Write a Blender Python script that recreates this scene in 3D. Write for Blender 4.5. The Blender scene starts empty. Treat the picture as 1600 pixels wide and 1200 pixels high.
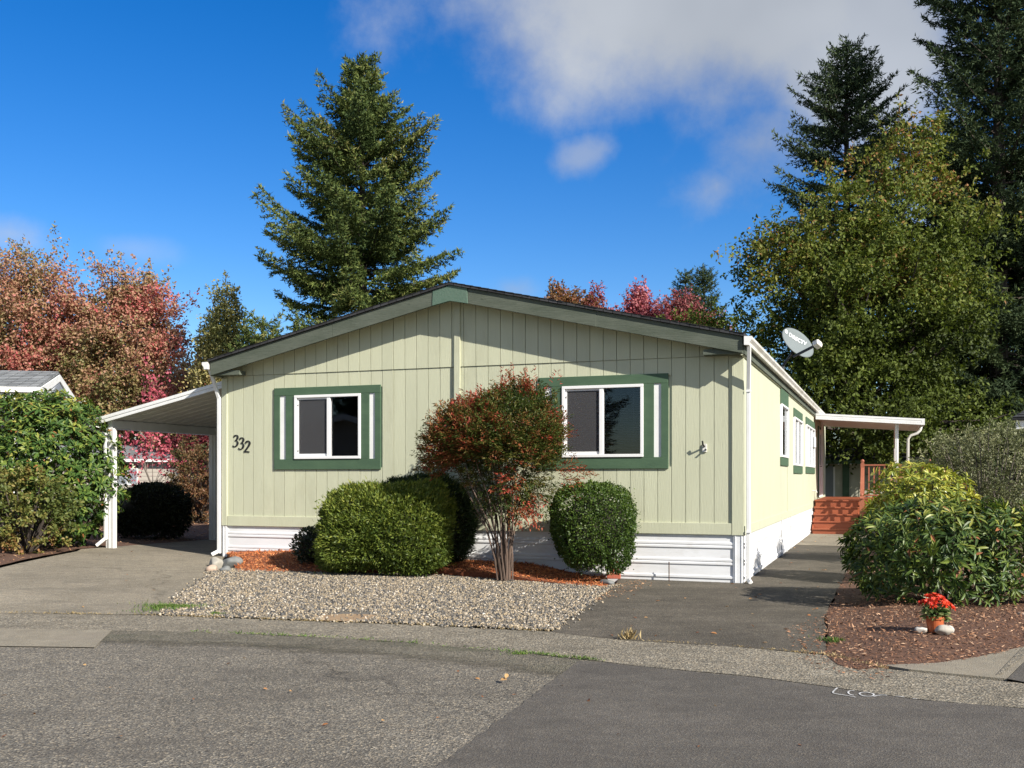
import bpy, bmesh, math, random
import numpy as np
from mathutils import Vector, Matrix

scene = bpy.context.scene
COL = scene.collection
R = random.Random(11)

# ------------------------------------------------------------------ camera
F = 1577.0            # focal length in photo pixels (photo 1600 x 1200)
HZ = 747.0            # horizon row in the photo
CAMZ = 1.5
cam_d = bpy.data.cameras.new('camera')
cam = bpy.data.objects.new('camera', cam_d)
COL.objects.link(cam)
cam.location = (0, 0, CAMZ)
cam.rotation_euler = (math.radians(90), 0, 0)
cam_d.sensor_width = 36.0
cam_d.lens = 36.0 * F / 1600.0
cam_d.shift_y = (HZ - 600.0) / 1600.0
cam_d.clip_start = 0.1
cam_d.clip_end = 2000.0
scene.camera = cam

# ------------------------------------------------------------------ world / sun
SUN = Vector((0.486, -0.50, 0.434)).normalized()
SUN_EL = math.asin(SUN.z)
SUN_AZ = math.atan2(SUN.x, SUN.y)
world = bpy.data.worlds.new('World')
scene.world = world
world.use_nodes = True
wn, wl = world.node_tree.nodes, world.node_tree.links
wn.clear()

def wmath(op, a, b=None, c=None):
    n = wn.new('ShaderNodeMath'); n.operation = op
    for i, q in enumerate((a, b, c)):
        if q is None: continue
        if hasattr(q, 'links'): wl.new(q, n.inputs[i])
        else: n.inputs[i].default_value = q
    return n.outputs[0]

w_out = wn.new('ShaderNodeOutputWorld')
w_bg = wn.new('ShaderNodeBackground')
w_sky = wn.new('ShaderNodeTexSky')
w_sky.sky_type = 'NISHITA'
w_sky.sun_disc = False
w_sky.sun_elevation = SUN_EL
w_sky.sun_rotation = SUN_AZ
w_sky.air_density = 1.0
w_sky.dust_density = 0.25
w_sky.ozone_density = 3.0
w_sky.altitude = 200
w_hs = wn.new('ShaderNodeHueSaturation')
w_hs.inputs['Saturation'].default_value = 1.42
w_hs.inputs['Hue'].default_value = 0.512
w_hs.inputs['Value'].default_value = 0.84
wl.new(w_sky.outputs[0], w_hs.inputs['Color'])
w_tc = wn.new('ShaderNodeTexCoord')
w_sep = wn.new('ShaderNodeSeparateXYZ'); wl.new(w_tc.outputs['Generated'], w_sep.inputs[0])
w_n1 = wn.new('ShaderNodeTexNoise'); w_n1.inputs['Scale'].default_value = 6.0
w_n1.inputs['Detail'].default_value = 10.0; w_n1.inputs['Roughness'].default_value = 0.6
wl.new(w_tc.outputs['Generated'], w_n1.inputs['Vector'])
w_n2 = wn.new('ShaderNodeTexNoise'); w_n2.inputs['Scale'].default_value = 3.0
w_n2.inputs['Detail'].default_value = 4.0
wl.new(w_tc.outputs['Generated'], w_n2.inputs['Vector'])
az = wmath('ARCTAN2', w_sep.outputs[0], w_sep.outputs[1])
el = wmath('ARCSINE', w_sep.outputs[2])
pert = wmath('SUBTRACT', w_n1.outputs['Fac'], 0.5)
def cloud_blob(a0, e0, ra, re, soft, dens, tilt=0.0, rag=2.4):
    """One cloud of the sky: an ellipse in azimuth / elevation (radians) with a ragged noisy rim."""
    da = wmath('SUBTRACT', az, a0); de = wmath('SUBTRACT', el, e0)
    ct, st = math.cos(tilt), math.sin(tilt)
    x = wmath('ADD', wmath('MULTIPLY', da, ct / ra), wmath('MULTIPLY', de, st / ra))
    y = wmath('ADD', wmath('MULTIPLY', da, -st / re), wmath('MULTIPLY', de, ct / re))
    d = wmath('SQRT', wmath('ADD', wmath('MULTIPLY', x, x), wmath('MULTIPLY', y, y)))
    v = wmath('ADD', wmath('SUBTRACT', 1.0, d), wmath('MULTIPLY', pert, rag))
    n = wn.new('ShaderNodeMapRange'); n.interpolation_type = 'SMOOTHSTEP'
    wl.new(v, n.inputs['Value'])
    n.inputs['From Min'].default_value = 0.0; n.inputs['From Max'].default_value = soft
    n.inputs['To Min'].default_value = 0.0; n.inputs['To Max'].default_value = dens
    return n.outputs[0]
def ae(px, py):
    x, z = (px - 800) / F, (HZ - py) / F
    return math.atan2(x, 1), math.atan2(z, math.hypot(1, x))
blobs = []
for (px, py, rx, ry, soft, dens, tilt, rag) in [
        (1050, -30, 500, 245, .62, 0.96, -0.16, 1.3), (1330, 60, 270, 200, .75, 0.93, -0.3, 1.5), (1120, -180, 640, 220, .6, .95, 0, 1.3),
        (1190, 225, 150, 105, 1.0, 0.7, 0.6, 2.4), (912, 245, 95, 40, 1.0, 0.5, 0.45, 3.6),
        (1120, 290, 72, 60, 1.1, 0.6, 0.0, 3.0), (18, 365, 90, 40, 1.1, 0.5, 0, 2.8),
        (205, 388, 70, 26, 1.2, 0.22, 0, 2.4), (805, 452, 62, 30, 1.1, 0.42, 0, 2.4), (1480, 330, 130, 110, 1.0, .5, 0, 2)]:
    a, e = ae(px, py)
    blobs.append(cloud_blob(a, e, rx / F, ry / F, soft, dens, tilt, rag))
for (a, e, ra, re) in [(-1.2, .35, .35, .12), (1.5, .5, .5, .2), (-2.3, .3, .4, .1), (2.6, .25, .5, .1), (-2.9, .7, .5, .2), (1.0, .18, .2, .07)]:
    blobs.append(cloud_blob(a, e, ra, re, 0.9, 0.85))
# broken cloud added out of view for brighter, whiter fill light
w_n3 = wn.new('ShaderNodeTexNoise'); w_n3.inputs['Scale'].default_value = 2.6
w_n3.inputs['Detail'].default_value = 9.0; w_n3.inputs['Roughness'].default_value = 0.55
wl.new(w_tc.outputs['Generated'], w_n3.inputs['Vector'])
def maprange(v, a, b):
    n = wn.new('ShaderNodeMapRange'); n.interpolation_type = 'SMOOTHSTEP'; wl.new(v, n.inputs['Value'])
    n.inputs['From Min'].default_value = a; n.inputs['From Max'].default_value = b; return n.outputs[0]
away = maprange(wmath('MULTIPLY', w_sep.outputs[1], -1.0), -0.80, -0.62)
blobs.append(wmath('MULTIPLY', wmath('MULTIPLY', maprange(w_n3.outputs['Fac'], .42, .58), away), .95))
m = blobs[0]
for b in blobs[1:]:
    m = wmath('MAXIMUM', m, b)
w_cr = wn.new('ShaderNodeValToRGB')      # cloud body: grey base, paler where thin
w_cr.color_ramp.elements[0].position = 0.3; w_cr.color_ramp.elements[0].color = (2.0, 2.2, 2.5, 1)
w_cr.color_ramp.elements[1].position = 0.75; w_cr.color_ramp.elements[1].color = (3.7, 3.9, 4.2, 1)
wl.new(w_n2.outputs['Fac'], w_cr.inputs[0])
w_mix = wn.new('ShaderNodeMixRGB'); wl.new(m, w_mix.inputs[0])
wl.new(w_hs.outputs[0], w_mix.inputs[1]); wl.new(w_cr.outputs[0], w_mix.inputs[2])
wl.new(w_mix.outputs[0], w_bg.inputs[0])
w_bg.inputs[1].default_value = 0.10
wl.new(w_bg.outputs[0], w_out.inputs[0])

sun_d = bpy.data.lights.new('sun', 'SUN')
sun_d.energy = 4.7
sun_d.angle = math.radians(0.53)
sun_d.color = (1.0, 0.94, 0.85)
sun = bpy.data.objects.new('sun', sun_d)
COL.objects.link(sun)
sun.rotation_euler = SUN.to_track_quat('Z', 'Y').to_euler()

vs = scene.view_settings
vs.view_transform = 'Standard'; vs.look = 'None'; vs.gamma = 1.0; vs.exposure = 0.88
vs.use_curve_mapping = False

# ------------------------------------------------------------------ helpers: places
TH = math.radians(20.35)                         # the house is turned by this much
CX, CY = 3.29, 14.36                             # right front corner of the house
UX = Vector((math.cos(TH), -math.sin(TH), 0))    # house x: along the front wall to the right
VX = Vector((math.sin(TH), math.cos(TH), 0))     # house y: away from the street
HW = 8.83                                        # house width
HL = 20.6                                        # house length

def sstep(a, b, x):
    t = min(1.0, max(0.0, (x - a) / (b - a)))
    return t * t * (3 - 2 * t)
def g(x, y):
    """Height of the ground: it rises a little to the left and back."""
    a = 1.0 - x
    a = 0.5 * (a + math.sqrt(a * a + 1.0)) - 0.1
    a = max(0.0, min(a, 10.0))
    return 0.024 * a * sstep(8.0, 17.5, y)
def hw(x, y, z=0.0):
    """House coordinates -> world."""
    return Vector((CX, CY, 0)) + UX * x + VX * y + Vector((0, 0, z))
def at(px, py, depth):
    return Vector(((px - 800) / F * depth, depth, CAMZ + (HZ - py) / F * depth))
def on_ground(px, py, off=0.0):
    d = 12.0
    for _ in range(30):
        x = (px - 800) / F * d
        d2 = (CAMZ - g(x, d) - off) * F / max(8.0, (py - HZ))
        d = 0.5 * d + 0.5 * d2
    x = (px - 800) / F * d
    return Vector((x, d, g(x, d) + off))
def on_front(px, py, y=0.0):
    """Sight line through a photo point meets the plane house-y = y; gives house (x, z)."""
    d = Vector(((px - 800) / F, 1.0, (HZ - py) / F))
    o = Vector((-CX, -CY, CAMZ))
    t = (y - o.dot(VX)) / d.dot(VX)
    p = o + d * t
    return p.dot(UX), p.z
def on_side(px, py, x=0.0):
    d = Vector(((px - 800) / F, 1.0, (HZ - py) / F))
    o = Vector((-CX, -CY, CAMZ))
    t = (x - o.dot(UX)) / d.dot(UX)
    p = o + d * t
    return p.dot(VX), p.z

# ------------------------------------------------------------------ helpers: objects
def tag(o, label=None, cat=None, group=None, kind=None):
    if label: o['label'] = label
    if cat: o['category'] = cat
    if group: o['group'] = group
    if kind: o['kind'] = kind
    return o
def thing(name, label, cat, loc=(0, 0, 0), rotz=0.0, group=None):
    o = bpy.data.objects.new(name, None)
    o.empty_display_size = 0.2
    COL.objects.link(o)
    o.location = loc; o.rotation_euler = (0, 0, rotz)
    return tag(o, label, cat, group)
def link_mesh(name, me, m, parent=None):
    if m is not None:
        if isinstance(m, (list, tuple)):
            for q in m: me.materials.append(q)
        else: me.materials.append(m)
    o = bpy.data.objects.new(name, me)
    COL.objects.link(o)
    if parent is not None: o.parent = parent
    return o

class MB:
    """Collects boxes, tubes and prisms and links them as one mesh object."""
    def __init__(s): s.v, s.f = [], []
    def add(s, vs_, fs):
        b = len(s.v); s.v += [tuple(q) for q in vs_]; s.f += [tuple(b + i for i in f) for f in fs]
    def hexa(s, p):
        s.add(p, [(0, 3, 2, 1), (4, 5, 6, 7), (0, 1, 5, 4), (1, 2, 6, 5), (2, 3, 7, 6), (3, 0, 4, 7)]); return s
    def box(s, x0, x1, y0, y1, z0, z1):
        s.hexa([(x0, y0, z0), (x1, y0, z0), (x1, y1, z0), (x0, y1, z0), (x0, y0, z1), (x1, y0, z1), (x1, y1, z1), (x0, y1, z1)])
        return s
    def prism(s, pts, off):
        """A flat polygon pushed along off."""
        n = len(pts); off = Vector(off); a = [Vector(q) for q in pts]; b = [q + off for q in a]
        s.add(a + b, [tuple(range(n - 1, -1, -1)), tuple(range(n, 2 * n))] + [(i, (i + 1) % n, n + (i + 1) % n, n + i) for i in range(n)])
        return s
    def tube(s, pts, rad, n=8, cap=True):
        pts = [Vector(q) for q in pts]; rings = []
        if not isinstance(rad, (list, tuple)): rad = [rad] * len(pts)
        ref = None; vv = []
        for i, p in enumerate(pts):
            t = (pts[min(i + 1, len(pts) - 1)] - pts[max(i - 1, 0)])
            t = t.normalized() if t.length > 1e-9 else Vector((0, 0, 1))
            if ref is None: ref = t.orthogonal().normalized()
            ref = (ref - t * ref.dot(t)); ref = ref.normalized() if ref.length > 1e-6 else t.orthogonal().normalized()
            bn = t.cross(ref)
            for k in range(n):
                a = 2 * math.pi * k / n
                vv.append(p + (ref * math.cos(a) + bn * math.sin(a)) * rad[i])
        ff = []
        for i in range(len(pts) - 1):
            for k in range(n):
                ff.append((i * n + k, i * n + (k + 1) % n, (i + 1) * n + (k + 1) % n, (i + 1) * n + k))
        if cap:
            ff.append(tuple(range(n - 1, -1, -1))); ff.append(tuple((len(pts) - 1) * n + k for k in range(n)))
        s.add(vv, ff); return s
    def bar(s, p, q, w, h, up=(0, 0, 1)):
        p, q = Vector(p), Vector(q); t = (q - p).normalized(); up = Vector(up)
        sd = t.cross(up)
        sd = sd.normalized() if sd.length > 1e-6 else Vector((1, 0, 0))
        u = sd.cross(t).normalized(); a, b = sd * w / 2, u * h / 2
        s.hexa([p - a - b, p + a - b, p + a + b, p - a + b, q - a - b, q + a - b, q + a + b, q - a + b]); return s
    def lathe(s, prof, c=(0, 0, 0), n=20):
        vv, ff = [], []
        for (r, z) in prof:
            for k in range(n):
                a = 2 * math.pi * k / n
                vv.append((c[0] + r * math.cos(a), c[1] + r * math.sin(a), c[2] + z))
        for i in range(len(prof) - 1):
            for k in range(n):
                ff.append((i * n + k, i * n + (k + 1) % n, (i + 1) * n + (k + 1) % n, (i + 1) * n + k))
        s.add(vv, ff); return s
    def profile(s, prof, y0, y1, axis='y'):
        """An open outline of (x, z) points pulled along house y (or, for 'x', (y, z) along x)."""
        vv, ff = [], []
        for q in (y0, y1):
            for (a, z) in prof: vv.append((a, q, z) if axis == 'y' else (q, a, z))
        n = len(prof)
        for i in range(n - 1): ff.append((i, i + 1, n + i + 1, n + i))
        s.add(vv, ff); return s
    def build(s, name, m, parent=None, smooth=False, bevel=0.0):
        me = bpy.data.meshes.new(name); me.from_pydata(s.v, [], s.f); me.update()
        bm = bmesh.new(); bm.from_mesh(me); bmesh.ops.recalc_face_normals(bm, faces=bm.faces)
        if bevel > 0: bmesh.ops.bevel(bm, geom=bm.edges[:], offset=bevel, segments=1, affect='EDGES', clamp_overlap=True)
        bm.to_mesh(me); bm.free()
        if smooth:
            for p in me.polygons: p.use_smooth = True
        return link_mesh(name, me, m, parent)

def box_part(name, m, parent, x0, x1, y0, y1, z0, z1, bevel=0.0):
    return MB().box(x0, x1, y0, y1, z0, z1).build(name, m, parent, bevel=bevel)

# ------------------------------------------------------------------ helpers: leaves as real geometry (numpy)
T_DIAMOND = (np.array([(0, 0, 0), (.45, .5, .10), (1, 0, -.08), (.45, -.5, .10)]), [(0, 2, 1), (0, 3, 2)])
T_NEEDLE = (np.array([(0, .5, 0), (1, .05, .04), (.12, -.55, 0)]), [(0, 2, 1)])
T_BROAD = (np.array([(0, 0, 0), (.34, 0, -.02), (.7, 0, -.06), (1, 0, -.16), (.34, .42, .05), (.72, .44, .01), (.34, -.42, .05), (.72, -.44, .01)]),
           [(0, 1, 4), (1, 2, 5, 4), (2, 3, 5), (0, 6, 1), (1, 6, 7, 2), (2, 7, 3)])
T_STONE = (np.array([(.5, 0, 0), (0, .5, 0), (-.5, 0, 0), (0, -.5, 0), (.06, .05, .5), (-.05, 0, -.5)]),
           [(0, 1, 4), (1, 2, 4), (2, 3, 4), (3, 0, 4), (1, 0, 5), (2, 1, 5), (3, 2, 5), (0, 3, 5)])
T_CHIP = (np.array([(0, 0, 0), (.3, .5, 0), (1, .1, .05), (.35, -.4, .02), (.4, 0, .22)]),
          [(0, 4, 1), (1, 4, 2), (2, 4, 3), (3, 4, 0)])

def unit(a):
    n = np.linalg.norm(a, axis=-1, keepdims=True); n[n < 1e-9] = 1
    return a / n
def leaf_mesh(name, m, parent, P, D, N, L, W, tmpl, tint, smooth=False, thick=None):
    """Many small pieces in one mesh: piece i starts at P, points along D, faces N."""
    tv, tf = tmpl
    P = np.asarray(P, float); D = unit(np.asarray(D, float)); N = np.asarray(N, float)
    n, k = len(P), len(tv)
    S = np.cross(N, D); bad = np.linalg.norm(S, axis=1) < 1e-5; S[bad] = (1, 0, 0); S = unit(S)
    U = np.cross(D, S)
    L = np.broadcast_to(np.asarray(L, float), (n,)); W = np.broadcast_to(np.asarray(W, float), (n,))
    Tk = L if thick is None else np.broadcast_to(np.asarray(thick, float), (n,))
    V = (P[:, None, :] + D[:, None, :] * (L[:, None] * tv[None, :, 0])[..., None]
         + S[:, None, :] * (W[:, None] * tv[None, :, 1])[..., None]
         + U[:, None, :] * (Tk[:, None] * tv[None, :, 2])[..., None]).reshape(-1, 3)
    lens = np.array([len(f) for f in tf]); flat = np.array([i for f in tf for i in f])
    nl = len(flat)
    loops = (np.arange(n)[:, None] * k + flat[None, :]).reshape(-1)
    ltot = np.tile(lens, n); lstart = np.concatenate([[0], np.cumsum(ltot)[:-1]])
    me = bpy.data.meshes.new(name)
    me.vertices.add(n * k); me.vertices.foreach_set('co', V.astype(np.float32).reshape(-1))
    me.loops.add(len(loops)); me.loops.foreach_set('vertex_index', loops.astype(np.int32))
    me.polygons.add(len(ltot)); me.polygons.foreach_set('loop_start', lstart.astype(np.int32))
    me.polygons.foreach_set('loop_total', ltot.astype(np.int32))
    if smooth: me.polygons.foreach_set('use_smooth', np.ones(len(ltot), bool))
    at_ = me.attributes.new('tint', 'FLOAT', 'POINT')
    at_.data.foreach_set('value', np.repeat(np.clip(np.asarray(tint, float), 0, 1), k).astype(np.float32))
    me.update(calc_edges=True)
    return link_mesh(name, me, m, parent)

# ------------------------------------------------------------------ materials
def new_mat(name):
    m = bpy.data.materials.new(name); m.use_nodes = True
    nt = m.node_tree
    return m, nt.nodes, nt.links, nt.nodes['Principled BSDF']
def ramp(n, stops):
    r = n.new('ShaderNodeValToRGB'); e = r.color_ramp.elements
    while len(e) < len(stops): e.new(0.5)
    for q, (p, c) in zip(e, stops): q.position = p; q.color = (*c, 1)
    return r
def coord(n, l, scale=(1, 1, 1), kind='Object'):
    tc = n.new('ShaderNodeTexCoord'); mp = n.new('ShaderNodeMapping'); mp.inputs['Scale'].default_value = scale
    l.new(tc.outputs[kind], mp.inputs[0]); return mp.outputs[0]
def noise(n, l, vec, scale, detail=4, rough=.55):
    t = n.new('ShaderNodeTexNoise'); t.inputs['Scale'].default_value = scale
    t.inputs['Detail'].default_value = detail; t.inputs['Roughness'].default_value = rough
    l.new(vec, t.inputs['Vector']); return t.outputs['Fac']
def mixc(n, l, f, a, b, op='MIX'):
    x = n.new('ShaderNodeMixRGB'); x.blend_type = op
    for i, q in enumerate((f, a, b)):
        if hasattr(q, 'links'): l.new(q, x.inputs[i])
        elif isinstance(q, (int, float)): x.inputs[i].default_value = q
        else: x.inputs[i].default_value = (*q, 1)
    return x.outputs[0]
def bumpn(n, l, b, h, strength, dist):
    x = n.new('ShaderNodeBump'); x.inputs['Strength'].default_value = strength; x.inputs['Distance'].default_value = dist
    l.new(h, x.inputs['Height']); l.new(x.outputs[0], b.inputs['Normal']); return x

def paint(name, c, c2=None, scale=3.0, rough=.55, stretch=(1, 1, 1), bump=0.0, bscale=60, bstretch=(1, 1, 1), metal=0.0, lo=.35, hi=.7, spec=.5):
    m, n, l, b = new_mat(name)
    c2 = c2 or tuple(q * .85 for q in c)
    v = coord(n, l, stretch)
    r = ramp(n, [(lo, c2), (hi, c)]); l.new(noise(n, l, v, scale, 6, .62), r.inputs[0])
    l.new(r.outputs[0], b.inputs['Base Color'])
    b.inputs['Roughness'].default_value = rough; b.inputs['Metallic'].default_value = metal
    b.inputs['Specular IOR Level'].default_value = spec
    if bump > 0: bumpn(n, l, b, noise(n, l, coord(n, l, bstretch), bscale, 5), bump, .01)
    return m
def vary(m, amt):
    n, l = m.node_tree.nodes, m.node_tree.links; b = n['Principled BSDF']
    oi = n.new('ShaderNodeObjectInfo'); src = b.inputs['Base Color'].links[0].from_socket
    r = ramp(n, [(0, (1 - amt,) * 3), (1, (1 + amt, 1 + amt, 1 + amt * .8))]); l.new(oi.outputs['Random'], r.inputs[0])
    l.new(mixc(n, l, 1.0, src, r.outputs[0], 'MULTIPLY'), b.inputs['Base Color'])
def stains(m, c, scale, stretch, lo, hi, amt):
    n, l = m.node_tree.nodes, m.node_tree.links; b = n['Principled BSDF']
    src = b.inputs['Base Color'].links[0].from_socket
    r = ramp(n, [(lo, (0,) * 3), (hi, (amt,) * 3)]); l.new(noise(n, l, coord(n, l, stretch), scale, 8, .7), r.inputs[0])
    l.new(mixc(n, l, r.outputs[0], src, c), b.inputs['Base Color'])
def leaf_mat(name, stops, rough=.5, trans=.25, spec=.35):
    m, n, l, b = new_mat(name)
    a = n.new('ShaderNodeAttribute'); a.attribute_name = 'tint'
    r = ramp(n, stops); l.new(a.outputs['Fac'], r.inputs[0])
    l.new(r.outputs[0], b.inputs['Base Color']); b.inputs['Roughness'].default_value = rough
    b.inputs['Specular IOR Level'].default_value = spec
    t = n.new('ShaderNodeBsdfTranslucent')
    hs = n.new('ShaderNodeHueSaturation'); hs.inputs['Saturation'].default_value = 1.1; hs.inputs['Value'].default_value = 1.25
    l.new(r.outputs[0], hs.inputs['Color']); l.new(hs.outputs[0], t.inputs['Color'])
    mx = n.new('ShaderNodeMixShader'); mx.inputs[0].default_value = trans
    l.new(b.outputs[0], mx.inputs[1]); l.new(t.outputs[0], mx.inputs[2])
    l.new(mx.outputs[0], n['Material Output'].inputs[0]); return m
def tint_mat(name, stops, rough=.8):
    m, n, l, b = new_mat(name)
    a = n.new('ShaderNodeAttribute'); a.attribute_name = 'tint'
    r = ramp(n, stops); l.new(a.outputs['Fac'], r.inputs[0])
    nz = noise(n, l, coord(n, l), 60, 3)
    l.new(mixc(n, l, .5, r.outputs[0], nz, 'OVERLAY'), b.inputs['Base Color'])
    b.inputs['Roughness'].default_value = rough; return m
def paving(name, base, dark, light, cell=85., patch=.5, bump=.5, fleck=.5, stain=None, big=.5, crack=0):
    """Worn asphalt or concrete: stones of the aggregate as cells, broad wear, stains, fine relief."""
    m, n, l, b = new_mat(name)
    v = coord(n, l)
    vo = n.new('ShaderNodeTexVoronoi'); vo.inputs['Scale'].default_value = cell; l.new(v, vo.inputs['Vector'])
    sp = n.new('ShaderNodeSeparateColor'); l.new(vo.outputs['Color'], sp.inputs[0])
    r = ramp(n, [(0, dark), (.4, base), (.75, base), (1, light)]); l.new(sp.outputs[0], r.inputs[0])
    c = mixc(n, l, fleck, base, r.outputs[0])
    tan = mixc(n, l, sp.outputs[1], (.9, .97, 1.05), (1.1, 1.02, .9)); c = mixc(n, l, .7, c, tan, 'MULTIPLY')
    big1 = ramp(n, [(.3, (1 - patch * .5,) * 3), (.72, (1 + patch * .35,) * 3)]); l.new(noise(n, l, v, big, 6, .65), big1.inputs[0])
    c = mixc(n, l, 1.0, c, big1.outputs[0], 'MULTIPLY')
    mid = ramp(n, [(.35, (.84,) * 3), (.65, (1.1,) * 3)]); l.new(noise(n, l, v, 5.5, 5, .7), mid.inputs[0])
    c = mixc(n, l, .8, c, mid.outputs[0], 'MULTIPLY')
    if stain:
        s1 = ramp(n, [(.5, (0,) * 3), (.68, (1,) * 3)]); l.new(noise(n, l, coord(n, l, (.7, 1.6, 1)), 1.1, 7, .7), s1.inputs[0])
        c = mixc(n, l, s1.outputs[0], c, mixc(n, l, .6, c, stain))
    if crack:
        nz = n.new('ShaderNodeTexNoise'); nz.inputs['Scale'].default_value = 2.2; nz.inputs['Detail'].default_value = 6; l.new(v, nz.inputs['Vector'])
        vm = n.new('ShaderNodeVectorMath'); vm.operation = 'MULTIPLY_ADD'; l.new(nz.outputs['Color'], vm.inputs[0]); vm.inputs[1].default_value = (.9, .9, 0); l.new(v, vm.inputs[2])
        ck = n.new('ShaderNodeTexVoronoi'); ck.feature = 'DISTANCE_TO_EDGE'; ck.inputs['Scale'].default_value = crack; l.new(vm.outputs[0], ck.inputs['Vector'])
        cr = ramp(n, [(.0, (.66,) * 3), (.005, (1,) * 3)]); l.new(ck.outputs['Distance'], cr.inputs[0])
        c = mixc(n, l, 1.0, c, cr.outputs[0], 'MULTIPLY')
    l.new(c, b.inputs['Base Color']); b.inputs['Roughness'].default_value = .9
    b.inputs['Specular IOR Level'].default_value = .25
    bumpn(n, l, b, vo.outputs['Distance'], bump, .012); return m

M = {}
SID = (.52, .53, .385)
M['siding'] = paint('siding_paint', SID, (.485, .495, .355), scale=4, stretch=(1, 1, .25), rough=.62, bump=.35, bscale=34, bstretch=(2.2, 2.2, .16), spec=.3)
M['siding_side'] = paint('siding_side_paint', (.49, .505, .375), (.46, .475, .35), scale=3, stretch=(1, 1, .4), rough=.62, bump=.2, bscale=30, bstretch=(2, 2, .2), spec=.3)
vary(M['siding'], .035); stains(M['siding'], (.30, .29, .19), 1.3, (1, 1, .35), .56, .75, .35)
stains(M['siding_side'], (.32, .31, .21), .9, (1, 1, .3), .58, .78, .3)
M['trim_green'] = paint('green_trim_paint', (.074, .128, .074), (.058, .104, .062), scale=6, stretch=(.4, 1, 1), rough=.6, bump=.25, bscale=40, bstretch=(.3, 1, 2), spec=.3)
def worn_green():
    m, n, l, b = new_mat('weathered_green_paint')
    v = coord(n, l, (.5, 1, 1.6))
    r = ramp(n, [(.3, (.070, .085, .062)), (.7, (.118, .132, .104))]); l.new(noise(n, l, v, 3.2, 7, .65), r.inputs[0])
    s = ramp(n, [(.60, (0,) * 3), (.70, (1,) * 3)]); l.new(noise(n, l, coord(n, l, (.35, 1, 1.5)), 16, 6, .75), s.inputs[0])
    c = mixc(n, l, s.outputs[0], r.outputs[0], (.035, .048, .034))
    l.new(c, b.inputs['Base Color']); b.inputs['Roughness'].default_value = .75; b.inputs['Specular IOR Level'].default_value = .25
    bumpn(n, l, b, noise(n, l, coord(n, l, (.2, 1, 2)), 40, 5), .5, .01); return m
M['fascia'] = worn_green()
M['ridge_green'] = paint('ridge_block_paint', (.075, .135, .095), (.10, .155, .115), scale=25, rough=.7, bump=.4, bscale=40)
M['white'] = paint('white_paint', (.78, .78, .76), (.70, .70, .67), scale=3, rough=.45, lo=.3, hi=.6)
M['vinyl'] = paint('white_vinyl', (.80, .80, .79), (.76, .76, .75), scale=4, rough=.35)
M['skirt'] = paint('white_skirting_metal', (.74, .75, .76), (.64, .645, .64), scale=2.2, stretch=(.5, .5, 2), rough=.4, bump=.12, bscale=8, lo=.3, hi=.55)
stains(M['skirt'], (.42, .40, .34), 2.4, (.5, .5, 1.2), .52, .74, .55)
M['gutter'] = paint('gutter_enamel', (.70, .69, .65), (.50, .47, .40), scale=3, stretch=(1, .35, 1), rough=.4, lo=.3, hi=.6)
M['carport'] = paint('carport_enamel', (.66, .66, .65), (.58, .575, .555), scale=2.5, rough=.4)
M['inside'] = paint('dark_room', (.10, .095, .09), rough=.9)
M['blind'] = paint('grey_blind', (.55, .55, .56), (.50, .50, .51), rough=.5)
M['black'] = paint('black_paint', (.012, .012, .012), (.02, .02, .02), rough=.45)
M['steel_dark'] = paint('dark_steel', (.05, .055, .06), (.03, .03, .035), rough=.45)
M['rust'] = paint('rusty_rod', (.10, .045, .025), (.05, .03, .02), rough=.9)
M['concrete'] = paving('concrete_light', (.255, .225, .17), (.17, .15, .12), (.36, .32, .25), cell=120, patch=.35, fleck=.45, stain=(.22, .19, .15))
M['road'] = paving('road_asphalt', (.158, .143, .117), (.036, .034, .031), (.43, .37, .275), cell=88, patch=.40, fleck=.85, bump=.6, big=.3, stain=(.09, .08, .066), crack=.13)
M['road_worn'] = paving('road_edge_asphalt', (.145, .13, .098), (.03, .03, .028), (.30, .265, .20), cell=80, patch=.35, fleck=.75, bump=.7, stain=(.06, .064, .035), big=.8)
M['patch'] = paving('road_patch_asphalt', (.102, .092, .079), (.057, .052, .047), (.20, .18, .145), cell=110, patch=.38, fleck=.6, bump=.4, stain=(.06, .054, .047), big=.45)
M['strip'] = paving('kerb_strip_aggregate', (.215, .19, .145), (.06, .055, .046), (.46, .40, .30), cell=66, patch=.35, fleck=.85, bump=.7, stain=(.10, .088, .066), big=1.2)
M['drive'] = paving('driveway_asphalt_grey', (.24, .21, .158), (.11, .096, .075), (.42, .365, .28), cell=80, patch=.38, fleck=.6, bump=.5, stain=(.12, .108, .085), big=.7, crack=.16)
M['walk'] = paving('walkway_asphalt_dark', (.105, .092, .072), (.048, .043, .036), (.27, .235, .18), cell=90, patch=.75, fleck=.55, bump=.5, stain=(.05, .045, .034), big=.8)
M['soil'] = paint('ground_soil', (.10, .085, .055), (.05, .055, .025), scale=.8, rough=1, bump=.5, bscale=8)
M['mulch_red'] = paint('red_bark_base', (.24, .07, .026), (.11, .034, .014), scale=30, rough=1, bump=.8, bscale=50)
M['mulch_brown'] = paint('brown_bark_base', (.135, .062, .032), (.06, .03, .017), scale=30, rough=1, bump=.8, bscale=50)
M['gravel_base'] = paint('gravel_base', (.17, .15, .115), (.08, .075, .065), scale=40, rough=1, bump=.6, bscale=60)
M['gravel'] = tint_mat('gravel_stone', [(0, (.035, .035, .036)), (.22, (.10, .098, .092)), (.45, (.26, .205, .13)), (.6, (.15, .142, .128)), (.76, (.33, .255, .155)), (.92, (.40, .335, .24)), (1, (.60, .54, .45))])
M['chip_red'] = tint_mat('red_bark_chip', [(0, (.13, .034, .013)), (.4, (.38, .105, .028)), (.8, (.54, .18, .055)), (1, (.62, .31, .13))])
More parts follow.
